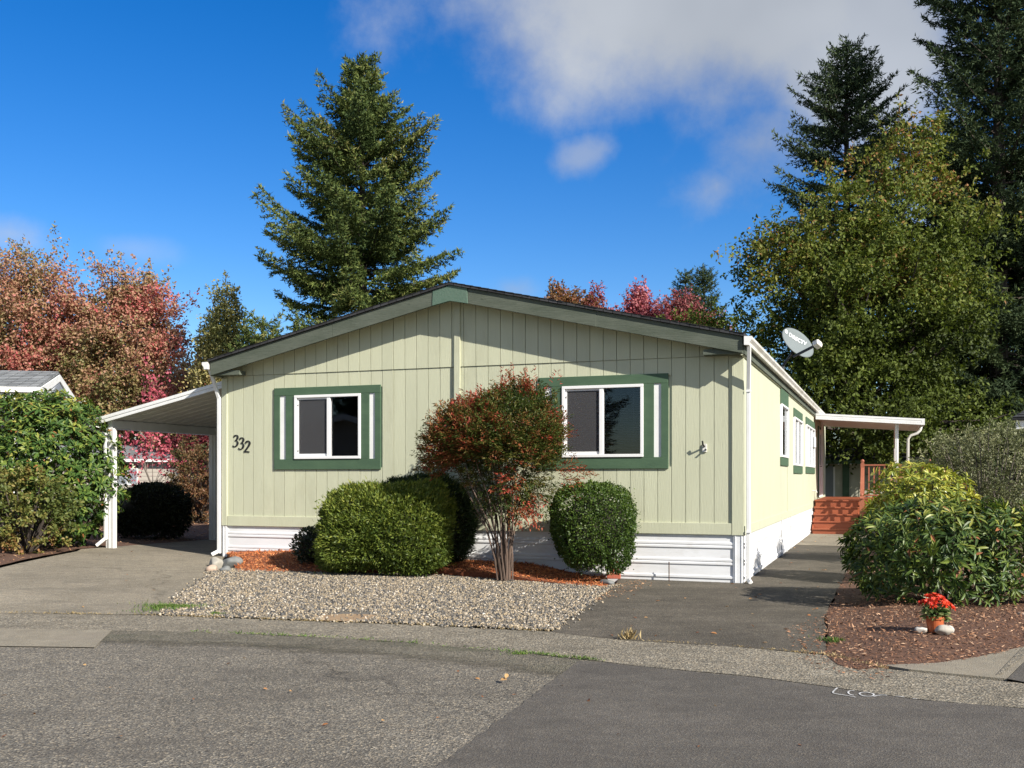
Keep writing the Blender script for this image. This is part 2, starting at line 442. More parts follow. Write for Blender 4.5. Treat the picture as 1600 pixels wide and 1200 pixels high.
M['chip_brown'] = tint_mat('brown_bark_chip', [(0, (.05, .024, .013)), (.45, (.17, .075, .035)), (.8, (.31, .155, .078)), (1, (.56, .37, .23))])
M['chip_tan'] = tint_mat('tan_bark_chip', [(0, (.10, .05, .025)), (.5, (.30, .15, .07)), (1, (.48, .30, .17))])
M['deck_red'] = paint('red_deck_stain', (.31, .085, .034), (.25, .065, .028), scale=4, stretch=(.3, 1, 1), rough=.55, bump=.2, bscale=30, bstretch=(.2, 1, 1))
M['cedar'] = paint('cedar_stain', (.34, .115, .06), (.27, .085, .045), scale=5, stretch=(1, 1, .3), rough=.6, bump=.2, bscale=30, bstretch=(1, 1, .2))
M['brick'] = paint('red_brick', (.42, .12, .07), (.32, .085, .05), scale=20, rough=.85, bump=.4, bscale=60)
M['terracotta'] = paint('terracotta_pot', (.48, .12, .035), (.42, .10, .03), scale=8, rough=.6)
M['stone'] = paint('pale_stone', (.40, .37, .31), (.27, .255, .22), scale=9, rough=.85, bump=.4, bscale=30)
M['stone_grey'] = paint('grey_stone', (.20, .205, .20), (.13, .135, .13), scale=9, rough=.85, bump=.4, bscale=30)
M['stone_pink'] = paint('pinkish_stone', (.45, .34, .26), (.33, .25, .19), scale=9, rough=.85, bump=.4, bscale=30)
M['stone_pale'] = paint('whitish_stone', (.55, .52, .47), (.42, .40, .36), scale=9, rough=.8, bump=.3, bscale=30)
M['bark'] = paint('tree_bark', (.085, .065, .05), (.04, .032, .027), scale=8, stretch=(1, 1, .2), rough=.95, bump=.6, bscale=20, bstretch=(1, 1, .2))
M['bark_pale'] = paint('pale_bark', (.20, .175, .145), (.12, .10, .085), scale=8, stretch=(1, 1, .2), rough=.9, bump=.4, bscale=20, bstretch=(1, 1, .2))
M['stem_brown'] = paint('cane_bark', (.17, .115, .085), (.07, .048, .036), scale=20, stretch=(1, 1, .2), rough=.85, bump=.4, bscale=60, bstretch=(1, 1, .1))
M['shrub_core'] = paint('shrub_core_dark', (.028, .026, .015), (.014, .014, .008), scale=20, rough=1)  # dark fill for the solid core added inside clipped shrubs
M['dish'] = paint('dish_enamel', (.17, .195, .198), (.16, .185, .188), scale=3, rough=.65, spec=.15)
M['dish_text'] = paint('dish_lettering', (.85, .86, .86), rough=.5)
M['door_grey'] = paint('grey_door', (.22, .24, .25), (.19, .205, .215), rough=.6)
M['shed_wall'] = paint('shed_cream', (.47, .46, .36), (.40, .39, .30), scale=4, rough=.7)
M['neighbour_wall'] = paint('beige_lap_siding', (.42, .375, .32), (.37, .33, .28), scale=3, rough=.7)
M['grey_wall'] = paint('grey_lap_siding', (.20, .215, .24), (.17, .18, .20), scale=3, rough=.7)
M['vent_grey'] = paint('grey_gable_panel', (.23, .25, .28), (.20, .22, .25), scale=3, rough=.7)
M['chalk'] = paint('white_marking_paint', (.60, .60, .58), (.26, .255, .245), scale=30, rough=.8, lo=.35, hi=.6)
M['fence_red'] = paint('reddish_fence', (.26, .10, .05), (.18, .07, .04), scale=4, rough=.8)
def shingle_mat(name, a, c):
    m, n, l, b = new_mat(name)
    br = n.new('ShaderNodeTexBrick'); l.new(coord(n, l, (1, 1, 1), 'UV'), br.inputs['Vector'])
    br.inputs['Scale'].default_value = 1.0; br.inputs['Brick Width'].default_value = .24; br.inputs['Row Height'].default_value = .14
    br.inputs['Mortar Size'].default_value = .008; br.inputs['Color1'].default_value = (*a, 1); br.inputs['Color2'].default_value = (*c, 1)
    br.inputs['Mortar'].default_value = (*[q * .4 for q in a], 1)
    nz = ramp(n, [(.3, (.7,) * 3), (.7, (1.2,) * 3)]); l.new(noise(n, l, coord(n, l), 3, 6), nz.inputs[0])
    l.new(mixc(n, l, 1.0, br.outputs['Color'], nz.outputs[0], 'MULTIPLY'), b.inputs['Base Color'])
    b.inputs['Roughness'].default_value = .95; bumpn(n, l, b, br.outputs['Fac'], -.5, .02); return m
M['shingle_grey'] = shingle_mat('grey_shingle', (.16, .17, .175), (.24, .25, .255))
M['shingle_dark'] = shingle_mat('dark_shingle', (.022, .023, .025), (.045, .046, .05))
def glass():
    m = bpy.data.materials.new('window_glass'); m.use_nodes = True
    n, l = m.node_tree.nodes, m.node_tree.links; n.clear()
    o = n.new('ShaderNodeOutputMaterial'); t = n.new('ShaderNodeBsdfTransparent'); t.inputs[0].default_value = (.62, .64, .65, 1)
    gl = n.new('ShaderNodeBsdfGlossy'); gl.inputs['Roughness'].default_value = .015; gl.inputs['Color'].default_value = (.9, .92, .95, 1)
    fr = n.new('ShaderNodeFresnel'); fr.inputs['IOR'].default_value = 1.5
    mx = n.new('ShaderNodeMixShader'); l.new(fr.outputs[0], mx.inputs[0]); l.new(t.outputs[0], mx.inputs[1]); l.new(gl.outputs[0], mx.inputs[2])
    l.new(mx.outputs[0], o.inputs[0]); return m
M['glass'] = glass()
def screen():
    m = bpy.data.materials.new('insect_screen'); m.use_nodes = True
    n, l = m.node_tree.nodes, m.node_tree.links; n.clear()
    o = n.new('ShaderNodeOutputMaterial'); t = n.new('ShaderNodeBsdfTransparent'); d = n.new('ShaderNodeBsdfDiffuse'); d.inputs[0].default_value = (.10, .10, .105, 1)
    mx = n.new('ShaderNodeMixShader'); mx.inputs[0].default_value = .42; l.new(t.outputs[0], mx.inputs[1]); l.new(d.outputs[0], mx.inputs[2]); l.new(mx.outputs[0], o.inputs[0]); return m
M['screen'] = screen()

# ================================================================== GROUND
def cut_grid(bm, x0, x1, y0, y1, step):
    for ax, lo, hi in ((0, x0, x1), (1, y0, y1)):
        k = math.ceil(lo / step)
        while k * step < hi:
            co = [0, 0, 0]; no = [0, 0, 0]; co[ax] = k * step; no[ax] = 1
            bmesh.ops.bisect_plane(bm, geom=bm.verts[:] + bm.edges[:] + bm.faces[:], plane_co=co, plane_no=no)
            k += 1
def wobble(poly, amp, seg=.25, seed=1):
    """Finer, slightly uneven outline."""
    rr = random.Random(seed); out = []
    for i, p in enumerate(poly):
        q = poly[(i + 1) % len(poly)]; d = math.hypot(q[0] - p[0], q[1] - p[1]); n = max(1, int(d / seg))
        for k in range(n):
            t = k / n; a = amp if k else 0
            out.append((p[0] + (q[0] - p[0]) * t + rr.uniform(-a, a), p[1] + (q[1] - p[1]) * t + rr.uniform(-a, a)))
    return out
def sheet(name, poly, m, off, step=.6, amp=0.0, seg=.3, hfun=None, seed=1, skirt=0.0):
    if amp: poly = wobble(poly, amp, seg, seed)
    bm = bmesh.new()
    bm.faces.new([bm.verts.new((p[0], p[1], 0)) for p in poly])
    xs = [p[0] for p in poly]; ys = [p[1] for p in poly]
    bmesh.ops.triangulate(bm, faces=bm.faces[:])
    cut_grid(bm, min(xs), max(xs), min(ys), max(ys), step)
    bmesh.ops.triangulate(bm, faces=bm.faces[:])
    for v in bm.verts: v.co.z = (hfun or g)(v.co.x, v.co.y) + off
    for f in bm.faces:
        f.smooth = True
        if f.normal.z < 0: f.normal_flip()
    if skirt:
        be = [e for e in bm.edges if e.is_boundary]
        for e in be: e.smooth = False
        r_ = bmesh.ops.extrude_edge_only(bm, edges=be)
        for v in r_['geom']:
            if isinstance(v, bmesh.types.BMVert): v.co.z -= skirt
            elif isinstance(v, bmesh.types.BMFace): v.smooth = False
    me = bpy.data.meshes.new(name); bm.to_mesh(me); bm.free()
    return tag(link_mesh(name, me, m), kind='structure')
def gp(*pts): return [tuple(on_ground(a, b).xy) for a, b in pts]
def inside(poly, x, y):
    c = False; j = len(poly) - 1
    for i in range(len(poly)):
        a, b = poly[i], poly[j]
        if (a[1] > y) != (b[1] > y) and x < (b[0] - a[0]) * (y - a[1]) / (b[1] - a[1]) + a[0]: c = not c
        j = i
    return c

# the base ground: one grid, fine near, coarse far
def base_ground():
    xs = [-600, -250, -120, -70, -45] + [-30 + 1.5 * i for i in range(41)] + [45, 70, 120, 250, 600]
    ys = [-300, -100, -40, -15, 0, 4] + [6 + 1.0 * i for i in range(30)] + [40, 48, 60, 80, 120, 250, 800]
    v = [(x, y, g(x, y) - .05) for y in ys for x in xs]; n = len(xs)
    f = [(j * n + i, j * n + i + 1, (j + 1) * n + i + 1, (j + 1) * n + i) for j in range(len(ys) - 1) for i in range(n - 1)]
    me = bpy.data.meshes.new('ground'); me.from_pydata(v, [], f); me.update()
    tag(link_mesh('ground', me, M['soil']), kind='structure')
base_ground()

EDGE_UP = [(0, 958), (240, 962), (430, 969), (650, 977), (860, 987), (985, 1001), (1130, 1009), (1290, 1024), (1385, 1046)]
EDGE_LO = [(0, 983), (180, 986), (300, 988), (500, 996), (650, 1006), (830, 1022), (940, 1034), (1060, 1047), (1180, 1058), (1300, 1074), (1433, 1093), (1600, 1107)]
eu, elo = gp(*EDGE_UP), gp(*EDGE_LO)
def ext(p, q, d):
    v = Vector(q) - Vector(p); v.normalize(); return tuple(Vector(q) + v * d)
euL, euR = ext(eu[1], eu[0], 22), None
elL, elR = ext(elo[1], elo[0], 22), ext(elo[-2], elo[-1], 12)
# road runs past the camera
road_poly = [elL] + elo + [elR, (elR[0] + 2, -14), (-40, -14)]
sheet('road', road_poly, M['road'], 0, step=1.5)
# darker, mossy strip of the road along its edge
mg_top = gp((170, 986), (300, 988), (500, 996), (650, 1006), (830, 1022), (905, 1033))
mg = sheet('road_margin', mg_top + gp((890, 1062), (700, 1062), (500, 1050), (300, 1038), (140, 1020)), M['road_worn'], .004, step=.25)
def seg_dist(x, y, pl):
    d = 9.
    for a, b in zip(pl, pl[1:]):
        ax, ay, bx_, by = *a, *b; t = max(0, min(1, ((x - ax) * (bx_ - ax) + (y - ay) * (by - ay)) / ((bx_ - ax) ** 2 + (by - ay) ** 2)))
        d = min(d, math.hypot(x - ax - t * (bx_ - ax), y - ay - t * (by - ay)))
    return d
ea = mg.data.attributes.new('edge', 'FLOAT', 'POINT')
ea.data.foreach_set('value', np.array([max(0., 1 - seg_dist(v.co.x, v.co.y, mg_top) / .85) for v in mg.data.vertices], np.float32))
def fade(m):
    # the grime thins out away from the kerb: the sheet breaks up into the road below
    n, l = m.node_tree.nodes, m.node_tree.links; o = n['Material Output']; src = o.inputs[0].links[0].from_socket
    a = n.new('ShaderNodeAttribute'); a.attribute_name = 'edge'
    nz = noise(n, l, coord(n, l, (.6, 1.4, 1)), 3.5, 8, .75)
    s = n.new('ShaderNodeMath'); s.operation = 'ADD'; l.new(a.outputs['Fac'], s.inputs[0]); l.new(nz, s.inputs[1])
    mr = n.new('ShaderNodeMapRange'); l.new(s.outputs[0], mr.inputs[0]); mr.inputs['From Min'].default_value = .62; mr.inputs['From Max'].default_value = 1.0
    t = n.new('ShaderNodeBsdfTransparent'); mx = n.new('ShaderNodeMixShader'); l.new(mr.outputs[0], mx.inputs[0]); l.new(t.outputs[0], mx.inputs[1]); l.new(src, mx.inputs[2]); l.new(mx.outputs[0], o.inputs[0])
fade(M['road_worn'])
sheet('road_patch', gp((905, 1034), (940, 1036), (1060, 1049), (1180, 1060), (1300, 1076), (1433, 1095), (1600, 1109)) + [elR, (elR[0] + 1, 1.5), tuple(on_ground(560, 1290).xy)], M['patch'], .008, amp=.011, seg=.07)
strip_R = [tuple(on_ground(1480, 1056).xy), tuple(on_ground(1575, 1066).xy), tuple(on_ground(1600, 1068).xy), (elR[0], elR[1] + 1.2)]
strip_poly = [euL] + eu + strip_R + [elR] + elo[::-1] + [elL]
sheet('kerb_strip', strip_poly, M['strip'], .004, amp=.02)
sheet('kerb_slab', [ext(gp((175, 986))[0], gp((0, 983))[0], 9)] + gp((0, 983), (175, 986), (148, 1013), (0, 1011)) + [ext(gp((148, 1013))[0], gp((0, 1011))[0], 9)], M['concrete'], .009, amp=.015)
# left driveway, up under the carport
dl = gp((245, 961), (290, 925), (330, 894), (349, 873))
back = [tuple(hw(-8.88, 8).xy), tuple(hw(-11.6, 8).xy)]
drive_poly = gp((0, 959)) + dl + [tuple(hw(-8.88, .2).xy)] + back + [tuple(hw(-11.75, -.2).xy)] + gp((120, 862), (0, 888)) + [ext(gp((120, 862))[0], gp((0, 888))[0], 8), ext(gp((245, 961))[0], gp((0, 959))[0], 8)]
sheet('driveway', drive_poly, M['drive'], .006, amp=.015)
# right walkway beside the house
wl_poly = gp((860, 988), (905, 957), (962, 914), (968, 904)) + [tuple(hw(-2.1, .1).xy), tuple(hw(-.05, .1).xy), tuple(hw(-.05, 15).xy), tuple(hw(1.9, 15).xy)] + gp((1330, 880), (1290, 962), (1288, 1023), (1130, 1010), (985, 1002))
sheet('walkway', wl_poly, M['walk'], .006, amp=.015)
sheet('path_slab', [tuple(hw(-.03, 8.6).xy), tuple(hw(-.03, 13.6).xy), tuple(hw(2.0, 13.6).xy), tuple(hw(2.0, 8.6).xy)], M['drive'], .012, amp=.02)
# gravel bed
grav_poly = gp((246, 961), (290, 926), (332, 895), (370, 890), (550, 893), (690, 897), (800, 905), (940, 917), (962, 915), (905, 957), (862, 986), (650, 976), (430, 968))
sheet('gravel_bed', grav_poly, M['gravel_base'], .012, step=.4, amp=.02)
_c = on_ground(545, 967)
sheet('soil_patch', [(_c.x + .42 * math.cos(k * .35) * (1 + .18 * math.sin(k * 1.9)), _c.y + .26 * math.sin(k * .35)) for k in range(18)], paint('tan_soil', (.34, .23, .125), (.24, .16, .09), scale=14, rough=1, bump=.5, bscale=60), .016)
# raised bark bed in front of the house
BED = [((372, 892), -8.72), ((550, 894), None), ((690, 898), None), ((800, 906), None), ((948, 917), -2.05)]
bed_front = [Vector(on_ground(*p[0], off=.02).xy) for p in BED]
def bed_h(x, y):
    p = Vector((x - CX, y - CY, 0)); lx, ly = p.dot(UX), p.dot(VX)
    a = sstep(-2.05, -3.4, lx) * (0.35 + .65 * sstep(-8.9, -7.2, lx)); b = sstep(-1.75, -.15, ly)
    return g(x, y) + .015 + .155 * a * b
bed_poly = [tuple(p) for p in bed_front] + [tuple(hw(-2.02, -.0).xy), tuple(hw(-8.75, 0.0).xy)]
sheet('bark_bed', bed_poly, M['mulch_red'], .006, step=.3, hfun=bed_h, amp=.03, skirt=.2)
# right bark bed round the rhododendrons
rb = gp((1292, 1026), (1310, 1040), (1340, 1047), (1385, 1043), (1463, 1040), (1530, 1030), (1600, 1014), (1680, 990))
rbed_poly = gp((1330, 878), (1291, 962)) + rb + [(9.5, 10.5), (12, 20), tuple(hw(2.0, 13).xy)]
rbed_rim = gp((1330, 878), (1291, 962)) + rb
def rbed_h(x, y):
    return g(x, y) + .004 + .075 * sstep(.0, .9, seg_dist(x, y, rbed_rim))
sheet('bark_bed', rbed_poly, M['mulch_brown'], .004, step=.4, hfun=rbed_h, amp=.03, seed=3, skirt=.12)
sheet('kerb', gp((1378, 1041), (1463, 1038), (1530, 1028), (1600, 1012), (1660, 996), (1660, 1010), (1600, 1037), (1584, 1052), (1573, 1063), (1480, 1054), (1420, 1048)), M['concrete'], .012, amp=.008, skirt=.05)
sheet('kerb_gutter', gp((1600, 1012), (1660, 996), (1668, 1002), (1612, 1018), (1566, 1056), (1556, 1058)), M['strip'], .017)
sheet('side_road', gp((1600, 1038), (1585, 1053), (1574, 1064), (1600, 1069), (1640, 1075)) + [(18, 3.4), (18, 12.5)] + gp((1672, 1010), (1660, 1010)), M['patch'], .0165)
# bark yard beyond the driveway on the left
lb_poly = [tuple(hw(-11.85, -.6).xy), tuple(hw(-11.7, 2).xy), tuple(hw(-11.7, 8).xy), tuple(hw(-8.9, 8).xy), tuple(hw(-8.9, 14).xy), tuple(hw(-20, 16).xy), tuple(hw(-20, -2.5).xy)] + gp((-60, 898), (0, 884), (118, 860))
sheet('bark_bed', lb_poly, M['mulch_brown'], .008, amp=.04, seed=5)

rng = np.random.default_rng(5)
def scatter(poly, n, h, keep=None):
    xs = [p[0] for p in poly]; ys = [p[1] for p in poly]; out = []
    while len(out) < n:
        x, y = rng.uniform(min(xs), max(xs)), rng.uniform(min(ys), max(ys))
        if inside(poly, x, y) and (keep is None or rng.random() < keep(x, y)): out.append((x, y, h(x, y)))
    return np.array(out)
def rand_dirs(n, flat=1.0):
    v = rng.normal(size=(n, 3)); v[:, 2] *= flat; return unit(v)
# gravel: stones as geometry
def spot(x, y):
    c = on_ground(545, 965); d = math.hypot((x - c.x), (y - c.y) * .8)
    return .12 if d < .28 else 1
gpts = scatter(grav_poly, 34000, lambda x, y: g(x, y) + .018, spot)
# strays kicked out over the neighbouring paving
_st = []
for _ in range(1500):
    k = rng.integers(0, len(grav_poly)); a_, b_ = grav_poly[k], grav_poly[(k + 1) % len(grav_poly)]
    if k in (3, 4, 5, 6, 7): continue
    t_ = rng.random(); x_, y_ = a_[0] + (b_[0] - a_[0]) * t_ + rng.normal() * .06, a_[1] + (b_[1] - a_[1]) * t_ + rng.normal() * .06
    _st.append((x_, y_, g(x_, y_) + .014))
gpts = np.concatenate([gpts, np.array(_st)])
sz = rng.uniform(.014, .033, len(gpts)) * rng.choice([1, 1, 1, 1.35], len(gpts))
gv = leaf_mesh('gravel', M['gravel'], None, gpts, rand_dirs(len(gpts), .5), rand_dirs(len(gpts)) + (0, 0, .8), sz * rng.uniform(.9, 1.5, len(gpts)), sz, T_STONE, rng.random(len(gpts)), thick=sz * .8)
tag(gv, 'mixed grey and tan gravel spread in front of the bark bed', 'gravel', kind='stuff')
def chips(name, poly, n, h, m, label, L=(.03, .08), keep=None):
    p = scatter(poly, n, h, keep); k = len(p)
    l = rng.uniform(L[0], L[1], k)
    o = leaf_mesh(name, m, None, p, rand_dirs(k, .35), np.array([(0, 0, 1.)] * k) + rng.normal(size=(k, 3)) * .4, l, l * rng.uniform(.2, .4, k), T_CHIP, rng.random(k), thick=l * .5)
    return tag(o, label, 'bark mulch', kind='stuff')
chips('bark_chips', bed_poly, 14000, lambda x, y: bed_h(x, y) + .008, M['chip_red'], 'rust red bark chips spread under the clipped shrubs along the house front', (.025, .075))
near_r = lambda x, y: 1.0 if y < 12 else .25
chips('bark_chips', rbed_poly, 24000, lambda x, y: rbed_h(x, y) + .010, M['chip_brown'], 'dark brown bark chips around the potted red flowers', (.018, .055), near_r)
chips('bark_chips', lb_poly, 7000, lambda x, y: g(x, y) + .012, M['chip_tan'], 'tan bark chips at the foot of the left rhododendron', (.03, .09), lambda x, y: 1.0 if x > -11 else .2)
# stray chips and litter on the walkway edge
litter_poly = gp((1225, 985), (1292, 960), (1296, 1030), (1390, 1050), (1380, 1066), (1260, 1045))
chips('bark_litter', litter_poly, 420, lambda x, y: g(x, y) + .012, M['chip_brown'], 'brown bark chips strewn over the edge of the walkway', (.015, .05))
chips('bark_litter', gp((900, 945), (930, 918), (1010, 905), (1020, 915), (960, 935)), 420, lambda x, y: g(x, y) + .012, M['chip_tan'], 'tan bark litter where the red bed meets the walkway', (.015, .05))

def grass(name, label, cx, cy, rx, ry, n, m, hgt, cat='grass'):
    a = rng.uniform(0, 2 * math.pi, n); r = np.abs(rng.normal(size=n)) * .55 * (1 + .5 * np.sin(a * 3 + 1))
    x, y = cx + np.cos(a) * r * rx, cy + np.sin(a) * r * ry
    P = np.stack([x, y, np.array([g(i, j) for i, j in zip(x, y)]) + .005], 1)
    D = rng.normal(size=(n, 3)) * .45; D[:, 2] = 1
    o = leaf_mesh(name, m, None, P, D, rand_dirs(n, .2), rng.uniform(.4, 1, n) * hgt, .007, T_DIAMOND, rng.random(n))
    return tag(o, label, cat, kind='stuff')
M['grass'] = leaf_mat('grass_blade', [(0, (.06, .13, .02)), (.7, (.13, .22, .04)), (1, (.25, .25, .09))])
M['grass_dry'] = leaf_mat('dry_grass_blade', [(0, (.30, .22, .10)), (1, (.48, .38, .2))])
p = on_ground(268, 951); grass('grass_tuft', 'low bright green grass at the left corner of the gravel', p.x, p.y, .38, .22, 1700, M['grass'], .055)
p = on_ground(338, 962); grass('grass_tuft', 'small green weed tuft at the front edge of the gravel', p.x, p.y, .1, .05, 160, M['grass'], .05)
p = on_ground(984, 1000); grass('grass_tuft', 'dry straw tuft in the joint before the dark walkway', p.x, p.y, .09, .03, 60, M['grass_dry'], .13)
p = on_ground(815, 1023); grass('grass_tuft', 'thin green weeds in the joint along the road patch', p.x, p.y, .14, .04, 140, M['grass'], .03)
p = on_ground(1303, 1004); grass('grass_tuft', 'green and straw weeds at the left end of the brown bark', p.x, p.y, .12, .12, 220, M['grass'], .06)
def joint_weeds(pts, n, m, label):
    P = []
    q = gp(*pts)
    for i in range(n):
        k = rng.integers(0, len(q) - 1); t = rng.random()
        x = q[k][0] * (1 - t) + q[k + 1][0] * t + rng.normal() * .02; y = q[k][1] * (1 - t) + q[k + 1][1] * t + rng.normal() * .02
        if rng.random() < .75 and math.sin(x * 5.1) + math.sin(x * 2.3 + 1) < .1: continue
        P.append((x, y, g(x, y) + .008))
    P = np.array(P); k = len(P); D = rng.normal(size=(k, 3)); D[:, 2] = np.abs(D[:, 2]) * .5 + .2
    tag(leaf_mesh('joint_weeds', m, None, P, D, rand_dirs(k), rng.uniform(.015, .05, k), .006, T_DIAMOND, rng.random(k)), label, 'weeds', kind='stuff')
joint_weeds(EDGE_UP[:5], 900, M['grass_dry'], 'dry weed bits along the joint between gravel and kerb strip')
joint_weeds(EDGE_UP[5:], 500, M['grass_dry'], 'dry weed bits along the joint between walkway and kerb strip')
joint_weeds(EDGE_LO[2:7], 900, M['grass'], 'mossy weeds along the joint between kerb strip and road')
# fallen leaves
M['dead_leaf'] = leaf_mat('fallen_leaf', [(0, (.20, .07, .03)), (.5, (.36, .16, .06)), (1, (.5, .32, .14))])
def fallen(poly, n, size, label):
    p = scatter(poly, n, lambda x, y: g(x, y) + .016)
    tag(leaf_mesh('fallen_leaves', M['dead_leaf'], None, p, rand_dirs(n, .15), np.array([(0, 0, 1.)] * n) + rng.normal(size=(n, 3)) * .3, rng.uniform(.6, 1.3, n) * size, rng.uniform(.4, .8, n) * size, T_BROAD, rng.random(n)), label, 'leaves', kind='stuff')
fallen(wl_poly, 70, .05, 'few small brown leaves scattered on the dark walkway')
fallen(gp((0, 1000), (1200, 1080), (1300, 1190), (0, 1190)), 26, .035, 'few small brown leaves scattered over the road')
fallen(drive_poly, 40, .05, 'few small brown leaves scattered on the grey driveway')
p = on_ground(790, 1064, .02)
o = thing('fallen_leaf', 'single curled tan leaf lying on the road', 'leaf', p)
leaf_mesh('leaf_blade', M['dead_leaf'], o, [(-.04, 0, .005), (.0, .0, .02)], [(1, .3, .25), (.3, .6, .7)], [(0, -.3, 1), (0, -1, .5)], [.055, .045], [.045, .035], T_BROAD, [.9, 1.0])

def curve(pts, n=5):
    q = [pts[0]] + list(pts) + [pts[-1]]; out = []
    for i in range(1, len(q) - 2):
        a, b, c, d = q[i - 1:i + 3]
        for k in range(n):
            t = k / n
            out.append(tuple(.5 * ((2 * b[j]) + (c[j] - a[j]) * t + (2 * a[j] - 5 * b[j] + 4 * c[j] - d[j]) * t * t + (3 * b[j] - a[j] - 3 * c[j] + d[j]) * t ** 3) for j in (0, 1)))
    return out + [pts[-1]]
# painted utility marks on the road: strokes like L c o ~
def ribbon(pts, w, nib=None):
    """Flat stroke along 2-D points; constant width or a broad-nib pen (nib = vector)."""
    L_, R_ = [], []
    for i, q in enumerate(pts):
        a, b = Vector(pts[max(i - 1, 0)]), Vector(pts[min(i + 1, len(pts) - 1)])
        t = (b - a).normalized(); nrm = Vector((-t.y, t.x))
        if nib is not None:
            k = Vector(nib); hwid = max(w, abs(nrm.dot(k))); o_ = nrm * hwid
        else: o_ = nrm * w
        L_.append(Vector(q) + o_); R_.append(Vector(q) - o_)
    return L_, R_
def marks():
    strokes = [[(1308.7, 1077), (1304, 1081), (1301.5, 1085), (1308, 1087), (1318, 1088.5), (1337, 1092)],
               [(1335.5, 1082), (1330, 1081.6), (1326.3, 1082.8), (1325.5, 1085), (1328, 1087.5), (1334, 1089)],
               [(1361, 1085.6), (1353, 1084.2), (1346, 1084.7), (1343, 1086.8), (1347, 1089.3), (1356, 1090.6), (1364, 1089.8), (1365, 1087), (1360, 1085.4)],
               [(1365, 1091), (1371, 1089.4), (1378, 1088.6), (1386, 1089)], [(1399, 1090.4), (1407, 1091), (1413, 1092)], [(1426, 1094), (1433, 1094.6)]]
    mb = MB()
    for s in strokes:
        fine = curve(gp(*s), 6); a, b = ribbon(fine, .006)
        n = len(fine); vv = [(q.x, q.y, g(q.x, q.y) + .0125) for q in a] + [(q.x, q.y, g(q.x, q.y) + .0125) for q in b]
        mb.add(vv, [(i, i + 1, n + i + 1, n + i) for i in range(n - 1)])
    tag(mb.build('road_marking', M['chalk']), 'faded white painted letters on the road near the right kerb', 'road marking')
marks()

# ================================================================== THE HOUSE
house = thing('mobile_home', 'pale green mobile home with dark green window trim and low gable', 'house', (CX, CY, 0), -TH)
ZB, ZE = .685, 3.24         # bottom of the siding, eave line
SL = .2265                  # roof slope
XM = -HW / 2
def gable_z(x): return ZE + .135 + SL * (HW / 2 - abs(x - XM))

# window openings on the front (house x, z), read off the photo
def fr(px, py): return on_front(px, py)
def rect_front(x0p, y0p, x1p, y1p):
    a, b = fr(x0p, y0p), fr(x1p, y1p); return a[0], b[0], b[1], a[1]
wins = []
lw_out = (fr(429.5, 700)[0], fr(595.5, 700)[0], fr(512, 733.5)[1], fr(512, 604)[1])
lw_in = (fr(461.5, 700)[0], fr(565, 700)[0], fr(512, 717)[1], fr(512, 616.5)[1])
rw_out = (fr(842, 700)[0], fr(1044.5, 700)[0], fr(943, 732.5)[1], fr(943, 587)[1])
rw_in = (fr(879, 700)[0], fr(1006, 700)[0], fr(943, 714.5)[1], fr(943, 602)[1])

# backing wall (sheathing) with the two openings
wall = MB()
xs = [-HW, lw_in[0], lw_in[1], rw_in[0], rw_in[1], 0]
for i in range(5):
    a, b = xs[i], xs[i + 1]
    if i in (1, 3):
        w = lw_in if i == 1 else rw_in
        wall.box(a, b, .02, .10, .3, w[2]); wall.box(a, b, .02, .10, w[3], ZE)
    else: wall.box(a, b, .02, .10, .3, ZE)
wall.prism([(-HW, .02, ZE), (0, .02, ZE), (XM, .02, gable_z(XM) - .02)], (0, .08, 0))
wall.box(-HW + .02, -HW + .10, .10, HL, .3, ZE); wall.box(-HW, 0, HL, HL + .08, .3, ZE)
wall.prism([(-HW, HL, ZE), (0, HL, ZE), (XM, HL, gable_z(XM) - .02)], (0, .08, 0))
wall.build('wall', M['siding'], house)
box_part('floor', M['inside'], house, -HW + .1, -.1, .1, HL, .62, .68)
box_part('ceiling', M['inside'], house, -HW + .1, -.1, .1, HL, ZE - .06, ZE - .01)

# siding boards of the front: separate boards with open grooves
BW = .2045
nb = int(round(HW / BW)); BW = HW / nb
for i in range(nb):
    a, b = -HW + i * BW + .0042, -HW + (i + 1) * BW - .0042
    mid = (a + b) / 2
    dy = R.uniform(-.0015, .0015)
    spans = [(ZB + .16, ZE + .008)]
    for w in (lw_out, rw_out):
        if b > w[0] + .02 and a < w[1] - .02:
            if a < w[0] + .02 or b > w[1] - .02: pass
            spans = [(ZB + .16, w[2] + .03), (w[3] - .03, ZE + .008)]
    for (z0, z1) in spans:
        box_part('siding_board', M['siding'], house, a, b, dy, .018, z0, z1)
    # upper gable row, slightly proud of the lower one
    za, zb = gable_z(a) - .03, gable_z(b) - .03
    if min(za, zb) > ZE + .05:
        MB().prism([(a, -.014 + dy, ZE + .014), (b, -.014 + dy, ZE + .014), (b, -.014 + dy, zb), (a, -.014 + dy, za)], (0, .03, 0)).build('siding_board', M['siding'], house)
for (x0, x1, nm) in ((-HW - .012, -HW + .095, 'corner_board'), (-.155, .012, 'corner_board')):
    box_part(nm, M['siding'], house, x0, x1, -.028, .017, ZB, ZE - .02, bevel=.003)
box_part('centre_batten', M['siding'], house, XM - .05, XM + .05, -.045, -.0165, ZB + .17, gable_z(XM) - .06, bevel=.003)
seg = [-HW + .1, -6.9, -4.5, -2.3, -.16]
for a, b in zip(seg, seg[1:]):
    box_part('bottom_board', M['siding'], house, a + .002, b - .002, -.024, .017, ZB + R.uniform(-.004, .004), ZB + .168, bevel=.003)

